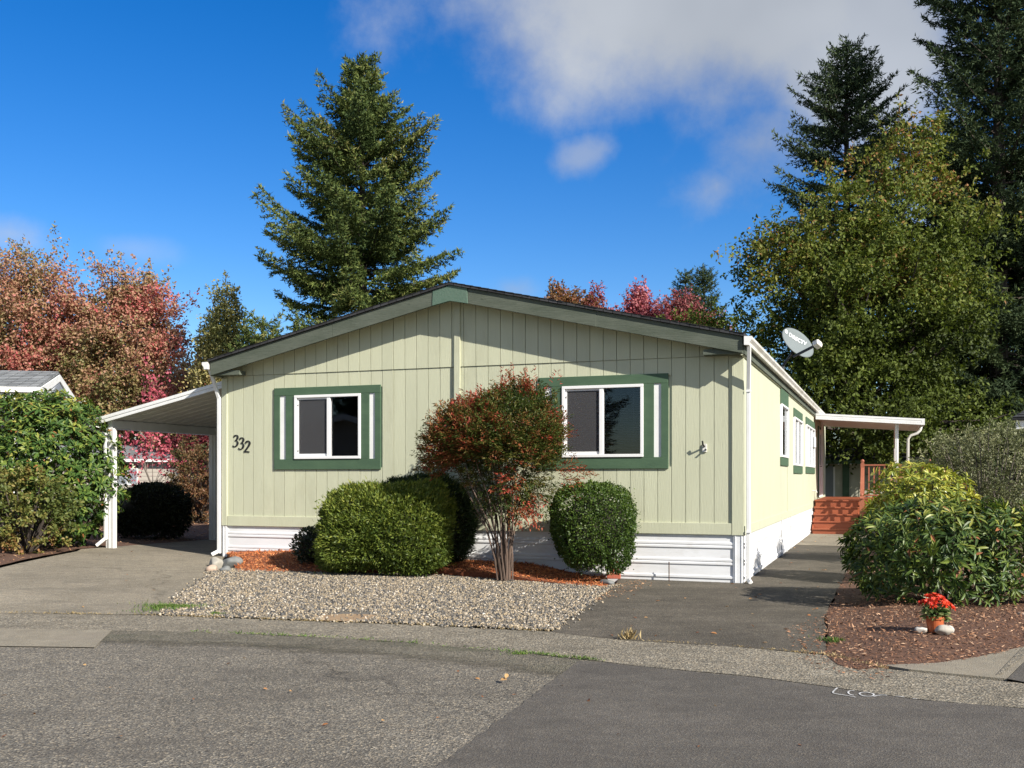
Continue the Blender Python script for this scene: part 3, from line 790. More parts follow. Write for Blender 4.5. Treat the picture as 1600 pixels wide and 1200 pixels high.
# windows of the front
def blinds(parent, x0, x1, z0, z1, y):
    mb = MB(); z = z0
    while z < z1:
        mb.hexa([(x0, y - .012, z), (x1, y - .012, z), (x1, y + .012, z + .011), (x0, y + .012, z + .011), (x0, y - .012, z + .0015), (x1, y - .012, z + .0015), (x1, y + .012, z + .0125), (x0, y + .012, z + .0125)])
        z += .026
    for x in (x0 + .12, x1 - .12): mb.box(x - .002, x + .002, y - .015, y - .013, z0, z1)
    mb.build('blind', M['blind'], parent)
def front_window(out, inn, split, blind):
    X0, X1, Z0, Z1 = out; a, b, c, d = inn
    fr_ = MB(); w = .045
    fr_.box(a, b, -.045, .05, c, c + w); fr_.box(a, b, -.045, .05, d - w, d)
    fr_.box(a, a + w, -.045, .05, c + w, d - w); fr_.box(b - w, b, -.045, .05, c + w, d - w)
    s = a + (b - a) * split
    fr_.box(s - .032, s + .032, -.035, .04, c + w, d - w)
    win = fr_.build('window', M['vinyl'], house, bevel=.004)
    sash = MB(); q = .03; A, B = a + w, s - .032
    sash.box(A, B, -.012, .02, c + w, c + w + q + .012); sash.box(A, B, -.012, .02, d - w - q, d - w)
    sash.box(A, A + q, -.012, .02, c + w + q + .012, d - w - q); sash.box(B - q * .3, B, -.012, .02, c + w + q + .012, d - w - q)
    sash.build('sash', M['vinyl'], win)
    box_part('pane', M['glass'], win, A + q, B - q * .3, .003, .007, c + w + q, d - w - q)
    box_part('pane', M['glass'], win, s + .032, b - w, .010, .014, c + w, d - w)
    box_part('insect_screen', M['screen'], win, A + q, B - q * .3, -.008, -.007, c + w + q, d - w - q)
    latch = MB().box(A + .008, A + .020, -.02, -.0125, c + .12, c + .15).box(A + .008, A + .020, -.02, -.0125, d - .18, d - .15)
    latch.build('latch', M['steel_dark'], win)
    if blind: blinds(win, A, b - w, c + w, d - w - .02, .065)
    y0, y1 = -.026, .016
    box_part('trim_board', M['trim_green'], win, X0, X1, y0, y1, d + .003, Z1, bevel=.003)
    box_part('trim_board', M['trim_green'], win, X0, X1, y0, y1, Z0, c - .003, bevel=.003)
    for (p, q2, sgn) in ((X0, a, 1), (b, X1, -1)):
        W = q2 - p; o1 = .30 if sgn > 0 else .42
        edges = [p + .001, p + W * .27, p + W * .57, q2 - .002] if sgn > 0 else [p + .002, p + W * .42, p + W * .72, q2 - .001]
        cols = ('trim_green', 'white', 'trim_green')
        for k in range(3):
            yy = y0 if cols[k] == 'trim_green' else -.006
            box_part('trim_board' if k != 1 else 'white_slat', M[cols[k]], win, edges[k], edges[k + 1], yy, y1, c - .002, d + .002)
    # shallow dark room behind
    return win
front_window(lw_out, lw_in, .52, False)
front_window(rw_out, rw_in, .49, True)

# fascia boards, ridge block, eave blocks, roof
FY0, FY1 = -.315, -.275
FH = .235
def roof_top(x): return 3.475 + .2265 * (HW / 2 + .03 - abs(x - XM))
xl, xr = -HW - .03, .03
for side in (-1, 1):
    xe = xl if side < 0 else xr
    n = 2
    brk = [xe, XM + side * (HW / 2) * (.47 if side < 0 else .53), XM + side * .30]
    for k in range(2):
        a, b = brk[k], brk[k + 1]
        pts = [(a, FY0 - .002 * k, roof_top(a) - FH), (b, FY0 - .002 * k, roof_top(b) - FH), (b, FY0 - .002 * k, roof_top(b)), (a, FY0 - .002 * k, roof_top(a))]
        MB().prism(pts, (0, FY1 - FY0, 0)).build('fascia_board', M['fascia'], house, bevel=.004)
    # small level block closing the eave
    MB().prism([(xe, FY1 + .001, roof_top(xe) - FH + .005), (xe - side * .55, FY1 + .001, roof_top(xe) - FH + .005), (xe - side * .55, FY1 + .001, roof_top(xe) - FH + .075), (xe, FY1 + .001, roof_top(xe) - FH + .005 + .12)], (0, .19, 0)).build('eave_block', M['fascia'], house)
kz = roof_top(XM)
MB().prism([(XM - .30, FY0 - .012, roof_top(XM - .30) - FH), (XM, FY0 - .012, kz - FH - .01), (XM + .30, FY0 - .012, roof_top(XM + .3) - FH), (XM + .29, FY0 - .012, roof_top(XM + .3) + .004), (XM, FY0 - .012, kz), (XM - .29, FY0 - .012, roof_top(XM - .3) + .004)], (0, .05, 0)).build('ridge_block', M['ridge_green'], house, bevel=.004)
for side in (-1, 1):
    xe = (xl - .03) if side < 0 else (xr + .03)
    y0, y1 = FY0 - .035, HL + .3
    t = .035
    v = [(xe, y0, roof_top(xe) + .004), (XM, y0, kz + .004), (XM, y1, kz + .004), (xe, y1, roof_top(xe) + .004)]
    mb = MB(); mb.hexa(v + [(q[0], q[1], q[2] + t) for q in v])
    ro = mb.build('roof', M['shingle_dark'], house)
    uv = ro.data.uv_layers.new(name='UVMap')
    for lp in ro.data.loops: q = ro.data.vertices[lp.vertex_index].co; uv.data[lp.index].uv = (q.y, q.x)
    # shingle butts showing along the rake, a slightly ragged dark line
    n = 34; mb = MB()
    for k in range(n):
        a, b = xe + (XM - xe) * k / n, xe + (XM - xe) * (k + 1) / n
        zz = .004 + t + .001
        mb.hexa([(a, y0 - R.uniform(.0, .012), roof_top(a) + zz), (b, y0 - R.uniform(0, .012), roof_top(b) + zz), (b, y0 + .3, roof_top(b) + zz), (a, y0 + .3, roof_top(a) + zz),
                 (a, y0 - .005, roof_top(a) + zz + .012), (b, y0 - .005, roof_top(b) + zz + .006), (b, y0 + .3, roof_top(b) + zz + .006), (a, y0 + .3, roof_top(a) + zz + .012)])
    mb.build('shingle_edge', M['shingle_dark'], house)
    # soffit and long fascia
    xe2 = xl if side < 0 else xr
    box_part('soffit', M['siding'], house, min(xe2, xe2 - side * .03), max(xe2, xe2 - side * .03), FY1 + .002, HL + .28, ZE - .02, ZE - .004)
    sf = [(xe2, FY1 + .002, roof_top(xe2) - .13), (XM, FY1 + .002, roof_top(XM) - .13), (XM, -.016, roof_top(XM) - .13), (xe2, -.016, roof_top(xe2) - .13)]
    mb = MB(); mb.hexa(sf + [(q[0], q[1], q[2] + .02) for q in sf]); mb.build('gable_soffit', M['siding'], house)
    box_part('long_fascia', M['fascia'], house, min(xe2, xe2 + side * .022), max(xe2, xe2 + side * .022), FY1 - .001, HL + .28, ZE - .005, 3.472)

# gutters and downspouts
def gutter(x, side, y0, y1):
    s = side
    prof = [(x + s * .005, 3.47), (x + s * .005, 3.35), (x + s * .075, 3.345), (x + s * .082, 3.385), (x + s * .115, 3.425), (x + s * .115, 3.462), (x + s * .10, 3.466), (x + s * .10, 3.43)]
    gt = MB().profile(prof, y0, y1).build('gutter', M['gutter'], house)
    pe = [(x + s * .005, y0, 3.47), (x + s * .005, y0, 3.35), (x + s * .075, y0, 3.345), (x + s * .082, y0, 3.385), (x + s * .115, y0, 3.425), (x + s * .115, y0, 3.468)]
    MB().prism(pe, (0, .004, 0)).build('end_cap', M['white'], gt)
    for k in range(1, 7):
        yy = y0 + (y1 - y0) * k / 7
        MB().profile([(a + s * .003, z) for a, z in prof[2:6]], yy, yy + .05).build('gutter_seam', M['gutter'], gt)
    return gt
gutter(.052, 1, -.36, HL + .25)
gutter(-HW - .052, -1, -.36, HL + .25)
MB().bar((.115, -.27, 3.36), (.075, -.01, 2.74), .055, .045, (0, 1, 0)).bar((.075, -.012, 2.79), (.075, -.012, .03), .055, .045, (0, 1, 0)).bar((.075, -.012, .06), (.115, -.09, .02), .055, .05, (0, 1, 0)).build('downspout', M['white'], house, bevel=.006)
for z in (2.72, .72): box_part('downspout_strap', M['white'], house, .04, .109, -.046, .015, z, z + .03)
MB().bar((-HW - .12, -.2, 3.36), (-HW - .06, -.02, 2.85), .06, .05, (0, 1, 0)).bar((-HW - .06, -.03, 2.9), (-HW - .06, -.03, .2), .06, .05, (0, 1, 0)).bar((-HW - .06, -.03, .24), (-HW - .14, -.13, .18), .06, .05, (0, 1, 0)).build('downspout', M['white'], house, bevel=.006)
MB().bar((.115, HL - 3.3, 3.36), (.07, HL - 3.2, 2.9), .06, .05, (0, 1, 0)).bar((.07, HL - 3.2, 2.9), (.07, HL - 3.2, .95), .06, .05, (0, 1, 0)).build('downspout', M['white'], house)

# skirting: ribbed white metal, in panels
SK = [(0, .70), (0, .585), (-.016, .572), (-.016, .545), (-.004, .535), (-.016, .523), (-.016, .497), (0, .485), (0, .345), (-.016, .332), (-.016, .305), (-.004, .295), (-.016, .283), (-.016, .257), (0, .245), (0, .10), (-.016, .09), (-.016, .06), (0, .05), (0, -.12)]
def skirt_front(x0, x1, dy=0):
    MB().profile([(.012 + dy + a, z) for a, z in SK], x0, x1, 'x').build('skirting_panel', M['skirt'], house)
xsn = [-HW + .09, -7.3, -5.6, -3.85, -2.05, -.13]
for i, (a, b) in enumerate(zip(xsn, xsn[1:])): skirt_front(a, b + .02, .0015 * (i % 2))
for (a, b) in ((-HW - .005, -HW + .09), (-.135, .004)):
    MB().box(a, b, -.012, .01, -.1, .69).box(a + .02, a + .03, -.02, -.0125, -.1, .69).box(b - .03, b - .02, -.02, -.0125, -.1, .69).build('skirting_corner', M['skirt'], house)
ys = [.0, 1.9, 3.9, 5.6, 6.6, 7.6, 8.9, 10.9, 12.6, 13.6, 17, HL]
for i, (a, b) in enumerate(zip(ys, ys[1:])):
    dx = R.uniform(0, .008) if 3 <= i <= 6 else .002 * (i % 2)
    MB().profile([(.0 + dx - q, z) for q, z in SK], a, b + .015).build('skirting_panel', M['skirt'], house)
for y in (5.6, 6.6, 7.6):
    box_part('skirting_strip', M['skirt'], house, .008, .024, y - .02, y + .035, -.05, .69)
MB().profile([(-HW + q, z) for q, z in SK], 0, HL).build('skirting_panel', M['skirt'], house)

# side wall: tall siding panels with a joint, three windows, door
side_w = []
for (a, b, zt0, zt1, fz0, fz1) in ((1219.0, 1229.5, 610, 728, 634, 715), (1239.5, 1252, 642, 740, 655, 728), (1258.5, 1271.5, 656, 740, 667, 730)):
    y0, y1 = on_side(a, 700)[0], on_side(b, 700)[0]
    pm = (a + b) / 2
    side_w.append((y0, y1, on_side(pm, zt1)[1], on_side(pm, zt0)[1], on_side(pm, fz1)[1], on_side(pm, fz0)[1]))
yj = on_side(1229.8, 700)[0]
edges = [.0]
while edges[-1] < HL - 1.5: edges.append(edges[-1] + 1.22)
edges[-1] = HL
def clear(y): return min(abs(y - yj), 9)
for a, b in zip(edges, edges[1:]):
    segs = [(a, b)]
    mb = MB()
    cut = [(w[0] + .02, w[1] - .02) for w in side_w]
    yy = a
    # pieces above/below the windows keep the openings free
    marks_ = sorted({a, b, *[q for c in cut for q in c if a < q < b]})
    for p, q in zip(marks_, marks_[1:]):
        w = next((w for w in side_w if w[0] <= (p + q) / 2 <= w[1]), None)
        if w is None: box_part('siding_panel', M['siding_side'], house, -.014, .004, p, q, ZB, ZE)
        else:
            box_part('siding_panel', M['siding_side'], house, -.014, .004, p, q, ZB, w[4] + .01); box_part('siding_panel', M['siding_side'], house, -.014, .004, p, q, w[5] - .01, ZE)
box_part('joint_strip', M['siding'], house, .0045, .014, yj - .02, yj + .02, ZB - .01, ZE - .03)
box_part('bottom_board', M['siding_side'], house, .0045, .02, .03, 13.8, ZB, ZB + .13)
box_part('floor_edge', M['inside'], house, -.09, -.016, .1, HL, .3, ZB + .02)
for i, w in enumerate(side_w):
    y0, y1, zo0, zo1, zf0, zf1 = w
    fr_ = MB(); q = .045
    fr_.box(-.02, .045, y0, y1, zf0, zf0 + q); fr_.box(-.02, .045, y0, y1, zf1 - q, zf1)
    fr_.box(-.02, .045, y0, y0 + q, zf0 + q, zf1 - q); fr_.box(-.02, .045, y1 - q, y1, zf0 + q, zf1 - q)
    n = 1 if i == 0 else 2 if i == 1 else 3
    for k in range(1, n): yy = y0 + (y1 - y0) * k / n; fr_.box(-.015, .035, yy - .035, yy + .035, zf0 + q, zf1 - q)
    win = fr_.build('window', M['vinyl'], house, bevel=.004)
    box_part('pane', M['glass'], win, .0, .004, y0 + q, y1 - q, zf0 + q, zf1 - q)
    box_part('trim_board', M['trim_green'], win, .005, .03, y0 - .06, y1 + .06, zf1 + .002, zo1, bevel=.003)
    box_part('trim_board', M['trim_green'], win, .005, .03, y0 - .06, y1 + .06, zo0, zf0 - .002, bevel=.003)
    box_part('room_back', M['inside'], win, -1.5, -1.45, y0 - .3, y1 + .3, .7, 3.2)
dy0 = 16.6
door = box_part('door', M['white'], house, .006, .05, dy0, dy0 + .95, .93, 2.95, bevel=.005)
box_part('door_glass', M['glass'], door, .051, .056, dy0 + .15, dy0 + .8, 1.9, 2.8)
MB().tube([(.06, dy0 + .08, 1.85), (.10, dy0 + .08, 1.85), (.10, dy0 + .16, 1.85)], .012).build('handle', M['steel_dark'], door)
box_part('trim_board', M['trim_green'], house, .006, .04, dy0 - .1, dy0 - .004, .93, 3.05)
box_part('trim_board', M['trim_green'], house, .006, .04, dy0 + .954, dy0 + 1.05, .93, 3.05)
sp = on_side(1278, 762)
MB().tube([(0, 14.3, 1.15), (.10, 14.3, 1.15), (.12, 14.3, 1.10)], .016).tube([(.10, 14.3, 1.15), (.10, 14.3, 1.20)], .012).build('spigot', M['gutter'], house)
MB().box(.0045, .06, 14.7, 14.9, 2.35, 2.65).build('porch_lamp', M['white'], house, bevel=.01)

# house number: three pen-drawn digits
def arc(cx, cy, rx, ry, a0, a1, n=14):
    return [(cx + rx * math.cos(math.radians(a0 + (a1 - a0) * i / n)), cy + ry * math.sin(math.radians(a0 + (a1 - a0) * i / n))) for i in range(n + 1)]
THREE = [curve([(-.22, .34), (-.08, .47), (.12, .44), (.17, .27), (.08, .10), (-.06, .04)]), curve([(-.06, .04), (.12, .0), (.23, -.18), (.14, -.40), (-.08, -.48), (-.25, -.38)])]
TWO = [curve([(-.22, .30), (-.10, .46), (.10, .45), (.19, .28), (.10, .05), (-.08, -.20), (-.26, -.42)]), curve([(-.26, -.42), (.0, -.40), (.24, -.44)])]
def digit(parent, strokes, cx, cz, s, y):
    mb = MB()
    for st in strokes:
        pts = []
        for i in range(len(st) - 1):
            for k in range(2): pts.append((st[i][0] + (st[i + 1][0] - st[i][0]) * k / 2, st[i][1] + (st[i + 1][1] - st[i][1]) * k / 2))
        pts.append(st[-1]); a, b = ribbon(pts, .045, (.085, -.022))
        n = len(pts)
        def tr(q, yy): x, z = q; return (cx + s * (x + .12 * z), yy, cz + s * z)
        vv = [tr(q, y) for q in a] + [tr(q, y) for q in b] + [tr(q, y + .008) for q in a] + [tr(q, y + .008) for q in b]
        ff = []
        for i in range(n - 1):
            ff += [(i, i + 1, n + i + 1, n + i), (2 * n + i, 3 * n + i, 3 * n + i + 1, 2 * n + i + 1), (i, 2 * n + i, 2 * n + i + 1, i + 1), (n + i, n + i + 1, 3 * n + i + 1, 3 * n + i)]
        ff += [(0, n, 3 * n, 2 * n), (n - 1, 3 * n - 1, 4 * n - 1, 2 * n - 1)]
        mb.add(vv, ff)
    return mb.build('number_digit', M['black'], parent)
for (px, py, st) in ((367.5, 689, THREE), (376.5, 693, THREE), (386, 698, TWO)):
    x, z = on_front(px, py, -.02); digit(house, st, x, z, .205, -.0105)

# cable bracket on the front wall
x, z = on_front(1100.5, 700, -.03)
br = thing('wall_bracket', 'small white cable bracket on the siding right of the window', 'bracket', hw(x, -.004, z), -TH)
MB().box(-.03, .035, -.02, 0, -.06, .06).build('base_plate', M['gutter'], br, bevel=.004)
MB().tube([(0, -.02, .02), (-.01, -.09, .05), (-.015, -.10, .10)], .013).tube([(.02, -.02, -.02), (.03, -.07, -.03)], .012).build('hook', M['black'], br)

# thin rod in front of the skirting
p = on_ground(1048, 910); q = on_ground(1040, 910)
rod = MB().tube([(0, 0, -.02), (0, .005, .29)], .0075).build('metal_rod', M['rust'])
rod.location = hw(on_front(1048, 905)[0], -.12, 0)
tag(rod, 'thin rusty rod sticking up in front of the white skirting', 'rod')

# ================================================================== SATELLITE DISH
def dish():
    root = thing('satellite_dish', 'grey satellite dish with white lettering on the right roof edge', 'satellite dish', hw(-.10, 7.0, 3.50 + .02), 0)
    base = Vector(root.location)
    c = at(1247, 535, 19.9) - base
    n = Vector((.42, -.80, .40)).normalized()
    a = Vector((.80, .25, -.56)); a = (a - n * a.dot(n)).normalized(); b = n.cross(a).normalized()
    ra, rb, dep = .385, .295, .06
    NR, NA = 6, 36; v, f = [c - n * dep], []
    for i in range(1, NR + 1):
        for k in range(NA):
            t = 2 * math.pi * k / NA; r = i / NR
            v.append(c + a * (ra * r * math.cos(t)) + b * (rb * r * math.sin(t)) - n * (dep * (1 - r * r)))
    for k in range(NA): f.append((0, 1 + k, 1 + (k + 1) % NA))
    for i in range(NR - 1):
        for k in range(NA): f.append((1 + i * NA + k, 1 + (i + 1) * NA + k, 1 + (i + 1) * NA + (k + 1) % NA, 1 + i * NA + (k + 1) % NA))
    # back shell and rim
    o = len(v); v2 = [q - n * .016 for q in v]; v += v2
    f += [tuple(o + i for i in reversed(q)) for q in f]
    for k in range(NA):
        p0, p1 = 1 + (NR - 1) * NA + k, 1 + (NR - 1) * NA + (k + 1) % NA; f.append((p0, p1, o + p1, o + p0))
    mb = MB(); mb.add(v, f); rf = mb.build('reflector', M['dish'], root, smooth=True)
    # lettering
    cu = bpy.data.curves.new('lettering', 'FONT'); cu.body = 'DIRECTV'; cu.size = .115; cu.extrude = .002; cu.offset = .0022; cu.align_x = 'CENTER'
    tmp = bpy.data.objects.new('lettering', cu); COL.objects.link(tmp)
    me = bpy.data.meshes.new_from_object(tmp); bpy.data.objects.remove(tmp); bpy.data.curves.remove(cu)
    tx = (a * .96 + b * .12).normalized(); ty = n.cross(tx).normalized()
    if ty.z < 0: tx, ty = tx, -ty
    ctr = c + ty * .07 - a * .02
    for q in me.vertices:
        p_ = ctr + tx * (q.co.x * .92 + .02) + ty * q.co.y; d = p_ - c
        r2 = (d.dot(a) / ra) ** 2 + (d.dot(b) / rb) ** 2
        q.co = p_ - n * (dep * (1 - r2) - .006) + n * q.co.z
    link_mesh('lettering', me, M['dish_text'], rf)
    mb = MB(); cc = ctr + tx * (-.275) + ty * .04
    for (rr, ri) in ((.040, .0),):
        pts = []
        for k in range(20):
            t = 2 * math.pi * k / 20; p_ = cc + tx * rr * math.cos(t) + ty * rr * math.sin(t); d = p_ - c
            r2 = (d.dot(a) / ra) ** 2 + (d.dot(b) / rb) ** 2; pts.append(p_ - n * (dep * (1 - r2) - .006))
        mb.prism(pts, n * .003)
    mb.build('emblem', M['dish_text'], rf)
    lnb = at(1273.5, 540, 19.45) - base
    foot = c - ty * .30 + a * .02 - n * .03
    MB().bar(foot - (lnb - foot).normalized() * .08, lnb - (lnb - foot).normalized() * .04, .035, .045).build('arm', M['steel_dark'], root)
    hd = MB(); d = (lnb - foot).normalized(); sd = d.cross(ty).normalized(); u2 = sd.cross(d)
    pts = [lnb - sd * .07 - u2 * .055, lnb + sd * .07 - u2 * .055, lnb + sd * .09 + u2 * .03, lnb + sd * .05 + u2 * .07, lnb - sd * .05 + u2 * .07, lnb - sd * .09 + u2 * .03]
    hd.prism(pts, d * .11); hd.tube([lnb - sd * .03 + u2 * .075, lnb - sd * .03 + u2 * .10], .03)
    hd.build('receiver', M['gutter'], root, bevel=.006)
    bk = c - n * (dep + .075)
    MB().tube([(0, 0, -.02), (.0, 0, .32), bk - n * .06 + Vector((0, 0, -.12)), bk], .028).build('mast', M['steel_dark'], root)
    MB().bar(bk - a * .12, bk + a * .12, .05, .06).bar(bk - ty * .14, bk + ty * .10, .05, .05).build('mount', M['steel_dark'], root)
    for (x, y) in ((-.32, -.25), (-.32, .3)):
        p_ = UX * x + VX * y; MB().tube([(p_.x, p_.y, .09), (0, 0, .30)], .013).build('brace', M['gutter'], root)
    MB().box(-.12, .12, -.1, .1, -.03, .0).build('foot_plate', M['steel_dark'], root)
dish()

# ================================================================== CARPORT
def carport():
    root = thing('carport', 'white metal carport roof on posts attached to the left side of the house', 'carport', hw(-HW, 0, 0), -TH)
    x0, x1, y0, y1 = -.09, -3.2, .2, 9.0
    zt, zl = 3.15, 2.60
    def zz(x): return zt + (zl - zt) * (x - x0) / (-2.68 - x0)
    # roof pans run from the house down to the outer beam
    w = .29; y = y0 + .06; 
    while y < y1:
        s = [(0, 0), (.02, 0), (.035, .055), (.075, .055), (.09, 0), (w, 0)]
        vv = []
        for x in (x0, x1 + .04):
            for (dy, dz) in s: vv.append((x, y + dy, zz(x) + dz - .02))
        n = len(s); ff = [(i, i + 1, n + i + 1, n + i) for i in range(n - 1)]
        m_ = len(vv); vv += [(a, b, c + .004) for a, b, c in vv]; ff += [tuple(m_ + i for i in reversed(q)) for q in ff]
        ff += [(i, m_ + i, m_ + i + 1, i + 1) for i in range(n - 1)] + [(n + i, n + i + 1, m_ + n + i + 1, m_ + n + i) for i in range(n - 1)]
        mb = MB(); mb.add(vv, ff); mb.build('roof_panel', M['carport'], root); y += w
    # front trim with grooves
    for k in range(4):
        d = .009 if k % 2 else 0
        h0, h1 = -.055 + .032 * k, -.055 + .032 * (k + 1) - .003
        MB().prism([(x0, y0 + d, zz(x0) + h0), (x1, y0 + d, zz(x1) + h0), (x1, y0 + d, zz(x1) + h1), (x0, y0 + d, zz(x0) + h1)], (0, .05 - d, 0)).build('front_trim', M['white'], root)
    MB().prism([(x1, y0, zz(x1) - .055), (x1 - .05, y0, zz(x1) - .055), (x1 - .05, y0, zz(x1) + .07), (x1, y0, zz(x1) + .07)], (0, y1 - y0, 0)).build('side_gutter', M['white'], root)
    bx = -2.72
    box_part('beam', M['carport'], root, bx - .05, bx + .05, y0 + .1, y1 - .1, zz(bx) - .17, zz(bx) - .022)
    box_part('ledger', M['carport'], root, x0 - .0, x0 + .04, y0 + .1, y1 - .1, zz(x0) - .12, zz(x0) - .03)
    for yy in (.32, 3.35, 8.6):
        p_ = hw(-HW + bx, yy); zg = g(p_.x, p_.y)
        pm = MB()
        for (a, b, c, d) in ((-.085, .085, -.03, .0), (-.085, -.055, .0, .07), (.055, .085, 0, .07), (-.02, .02, -.045, -.03)):
            pm.box(bx + a, bx + b, yy + c, yy + d, zg - .05, zz(bx) - .17)
        po = pm.build('post', M['carport'], root, bevel=.004)
        if yy < 1:
            MB().bar((bx - .06, yy - .06, 2.3), (bx - .06, yy - .06, zg + .16), .055, .05, (0, 1, 0)).bar((bx - .05, yy - .05, zg + .2), (bx - .22, yy - .12, zg + .05), .06, .06, (0, 0, 1)).bar((x1 - .02, yy - .06, zz(x1) - .05), (bx - .06, yy - .06, 2.3), .055, .05, (0, 1, 0)).build('downspout', M['white'], po, bevel=.008)
carport()

# ================================================================== PORCH, STEPS, RAILING
def porch():
    root = thing('porch', 'red stained porch with steps and white roof beside the house', 'porch', hw(0, 0, 0), -TH)
    ys, n, rise, tread = 13.45, 5, .185, .28
    z0 = -.03; wx0, wx1 = .04, 1.22
    for i in range(n):
        z1 = z0 + rise * (i + 1); y = ys + tread * i
        box_part('riser', M['deck_red'], root, wx0 + .03, wx1 - .03, y + .03, y + .055, z1 - rise - .02, z1 - .04)
        box_part('tread', M['deck_red'], root, wx0, wx1, y, y + tread + .035, z1 - .0395, z1, bevel=.006)
    for x in (wx0 - .005, wx1 - .035):
        MB().prism([(x, ys + .06, -.1), (x, ys + n * tread, -.1), (x, ys + n * tread, .85), (x, ys + .06, z0 + .14)], (.035, 0, 0)).build('stringer', M['deck_red'], root)
    zd = z0 + rise * n; yd = ys + tread * n
    y = yd + .04
    while y < 19.6:
        box_part('deck_board', M['deck_red'], root, .04, 3.0, y, y + .135, zd - .035, zd); y += .14
    box_part('rim_board', M['deck_red'], root, 1.25, 3.0, yd - .0, yd + .038, zd - .24, zd - .002)
    box_part('deck_skirt', M['cedar'], root, 1.25, 3.0, yd + .01, yd + .03, -.1, zd - .245)
    def post(x, y, z1, nm='newel_post'):
        mb = MB().box(x - .05, x + .05, y - .05, y + .05, -.1, z1).box(x - .035, x + .035, y - .035, y + .035, z1, z1 + .03)
        mb.lathe([(.0, .10), (.03, .09), (.05, .06), (.045, .03), (.03, .0)], (x, y, z1 + .02), 10); mb.build(nm, M['cedar'], root, bevel=.003)
    xr_ = 1.30
    post(xr_, yd - .30, zd + 1.0); post(3.0, yd + .02, zd + 1.0); post(xr_, ys + .1, .98)
    def rail(p, q, w=.09, h=.04, nm='rail'): MB().bar(p, q, w, h).build(nm, M['cedar'], root, bevel=.004)
    rail((xr_ + .04, yd - .02, zd + .96), (2.96, yd + .02, zd + .96)); rail((xr_ + .04, yd - .02, zd + .13), (2.96, yd + .02, zd + .13), .05, .04)
    x = xr_ + .16
    while x < 2.9:
        box_part('picket', M['cedar'], root, x - .019, x + .019, yd - .03, yd + .008, zd + .151, zd + .939); x += .135
    rail((xr_, ys + .0, .95), (xr_, yd - .33, zd + .88)); rail((xr_, ys + .16, .25), (xr_, yd - .34, zd + .2), .05, .04)
    for k in range(1, 8):
        t = k / 8; y = ys + .1 + (yd - .4 - ys) * t; zb = .25 + (zd - .05) * t
        box_part('picket', M['cedar'], root, xr_ - .018, xr_ + .018, y - .018, y + .018, zb - .02, zb + .68)
    y = yd + .3
    # roof
    a, b, y0, y1 = .06, 2.80, 14.75, 19.9
    def zz(x): return 3.30 - .075 * (x - a)
    sl = MB(); v = [(a, y0 + .03, zz(a) - .11), (b, y0 + .03, zz(b) - .11), (b, y1, zz(b) - .11), (a, y1, zz(a) - .11)]
    sl.hexa(v + [(q[0], q[1], q[2] + .09) for q in v]); sl.build('roof_slab', M['carport'], root)
    for k in range(3):
        h0 = -.155 + .056 * k; d = .006 * (k % 2)
        MB().prism([(a, y0 + d, zz(a) + h0), (b, y0 + d, zz(b) + h0), (b, y0 + d, zz(b) + h0 + .053), (a, y0 + d, zz(a) + h0 + .053)], (0, .029 - d, 0)).build('fascia_trim', M['white'], root)
    MB().box(b, b + .08, y0, y1, zz(b) - .16, zz(b) + .01).build('gutter', M['white'], root)
    for (x, y) in ((2.18, 15.05), (2.18, 19.5)):
        MB().box(x - .045, x + .045, y - .045, y + .045, zd - .3, zz(x) - .111).box(x - .012, x + .012, y - .052, y - .0455, zd, zz(x) - .12).build('post', M['white'], root, bevel=.004)
    MB().tube([(b + .02, 15.2, zz(b) - .1), (b - .02, 15.2, zz(b) - .28), (b - .1, 15.2, zz(b) - .37), (b - .26, 15.2, zz(b) - .42), (b - .33, 15.2, zz(b) - .52), (b - .34, 15.2, .9)], .04, 8).build('downspout', M['gutter'], root, smooth=True)
porch()
bn = thing('planter_box', 'small black planter standing beside the porch steps', 'planter', hw(1.62, 13.2, 0), -TH)
MB().prism([(-.13, -.13, 0), (.13, -.13, 0), (.13, .13, 0), (-.13, .13, 0)], (0, 0, .75)).build('body', M['black'], bn, bevel=.02)
MB().box(-.2, .2, -.2, .2, .751, .81).build('rim', M['black'], bn, bevel=.02)

# ================================================================== SMALL THINGS
def rock(name, label, loc, s, m, seed, group=None, sq=(1, 1, .7)):
    bm = bmesh.new(); bmesh.ops.create_icosphere(bm, subdivisions=3, radius=1)
    rr = np.random.default_rng(seed); d = unit(rr.normal(size=(10, 3))); h = rr.uniform(.62, .9, 10)
    for v in bm.verts:
        p = np.array(v.co)
        for a, b in zip(d, h):
            e = p @ a
            if e > b: p = p - a * (e - b) * .92
        v.co = Vector(p * np.array(sq) * s)
    for f in bm.faces: f.smooth = True
    me = bpy.data.meshes.new(name); bm.to_mesh(me); bm.free()
    o = link_mesh(name, me, m); o.location = loc; o.rotation_euler = (0, 0, rr.uniform(0, 6))
    return tag(o, label, 'rock', group)
G1 = 'rocks piled at the left corner of the house'
for (px, py, s, mt, lab, sq) in ((337, 884, .14, 'stone', 'rounded tan rock at the left end of the corner rock pile', (1.1, 1, .8)),
                             (362, 884, .15, 'stone_grey', 'largest blue grey rock beside the red bark at the corner', (1.25, 1, .75)),
                             (330, 891, .085, 'stone_pink', 'small pinkish rock lowest at the front of the corner pile', (1.2, 1, .8)),
                             (352, 892, .085, 'stone_grey', 'small grey rock in front of the blue grey rock', (1.3, 1, .7))):
    p = on_ground(px, py + 2); rock('rock', lab, (p.x, p.y + .05, p.z + s * .38), s, M[mt], px, G1, sq)
p = on_ground(948, 914); rock('rock', 'flat grey rock at the right end of the red bark bed', (p.x, p.y, p.z + .03), .10, M['stone_grey'], 9, None, (1.2, 1, .6))

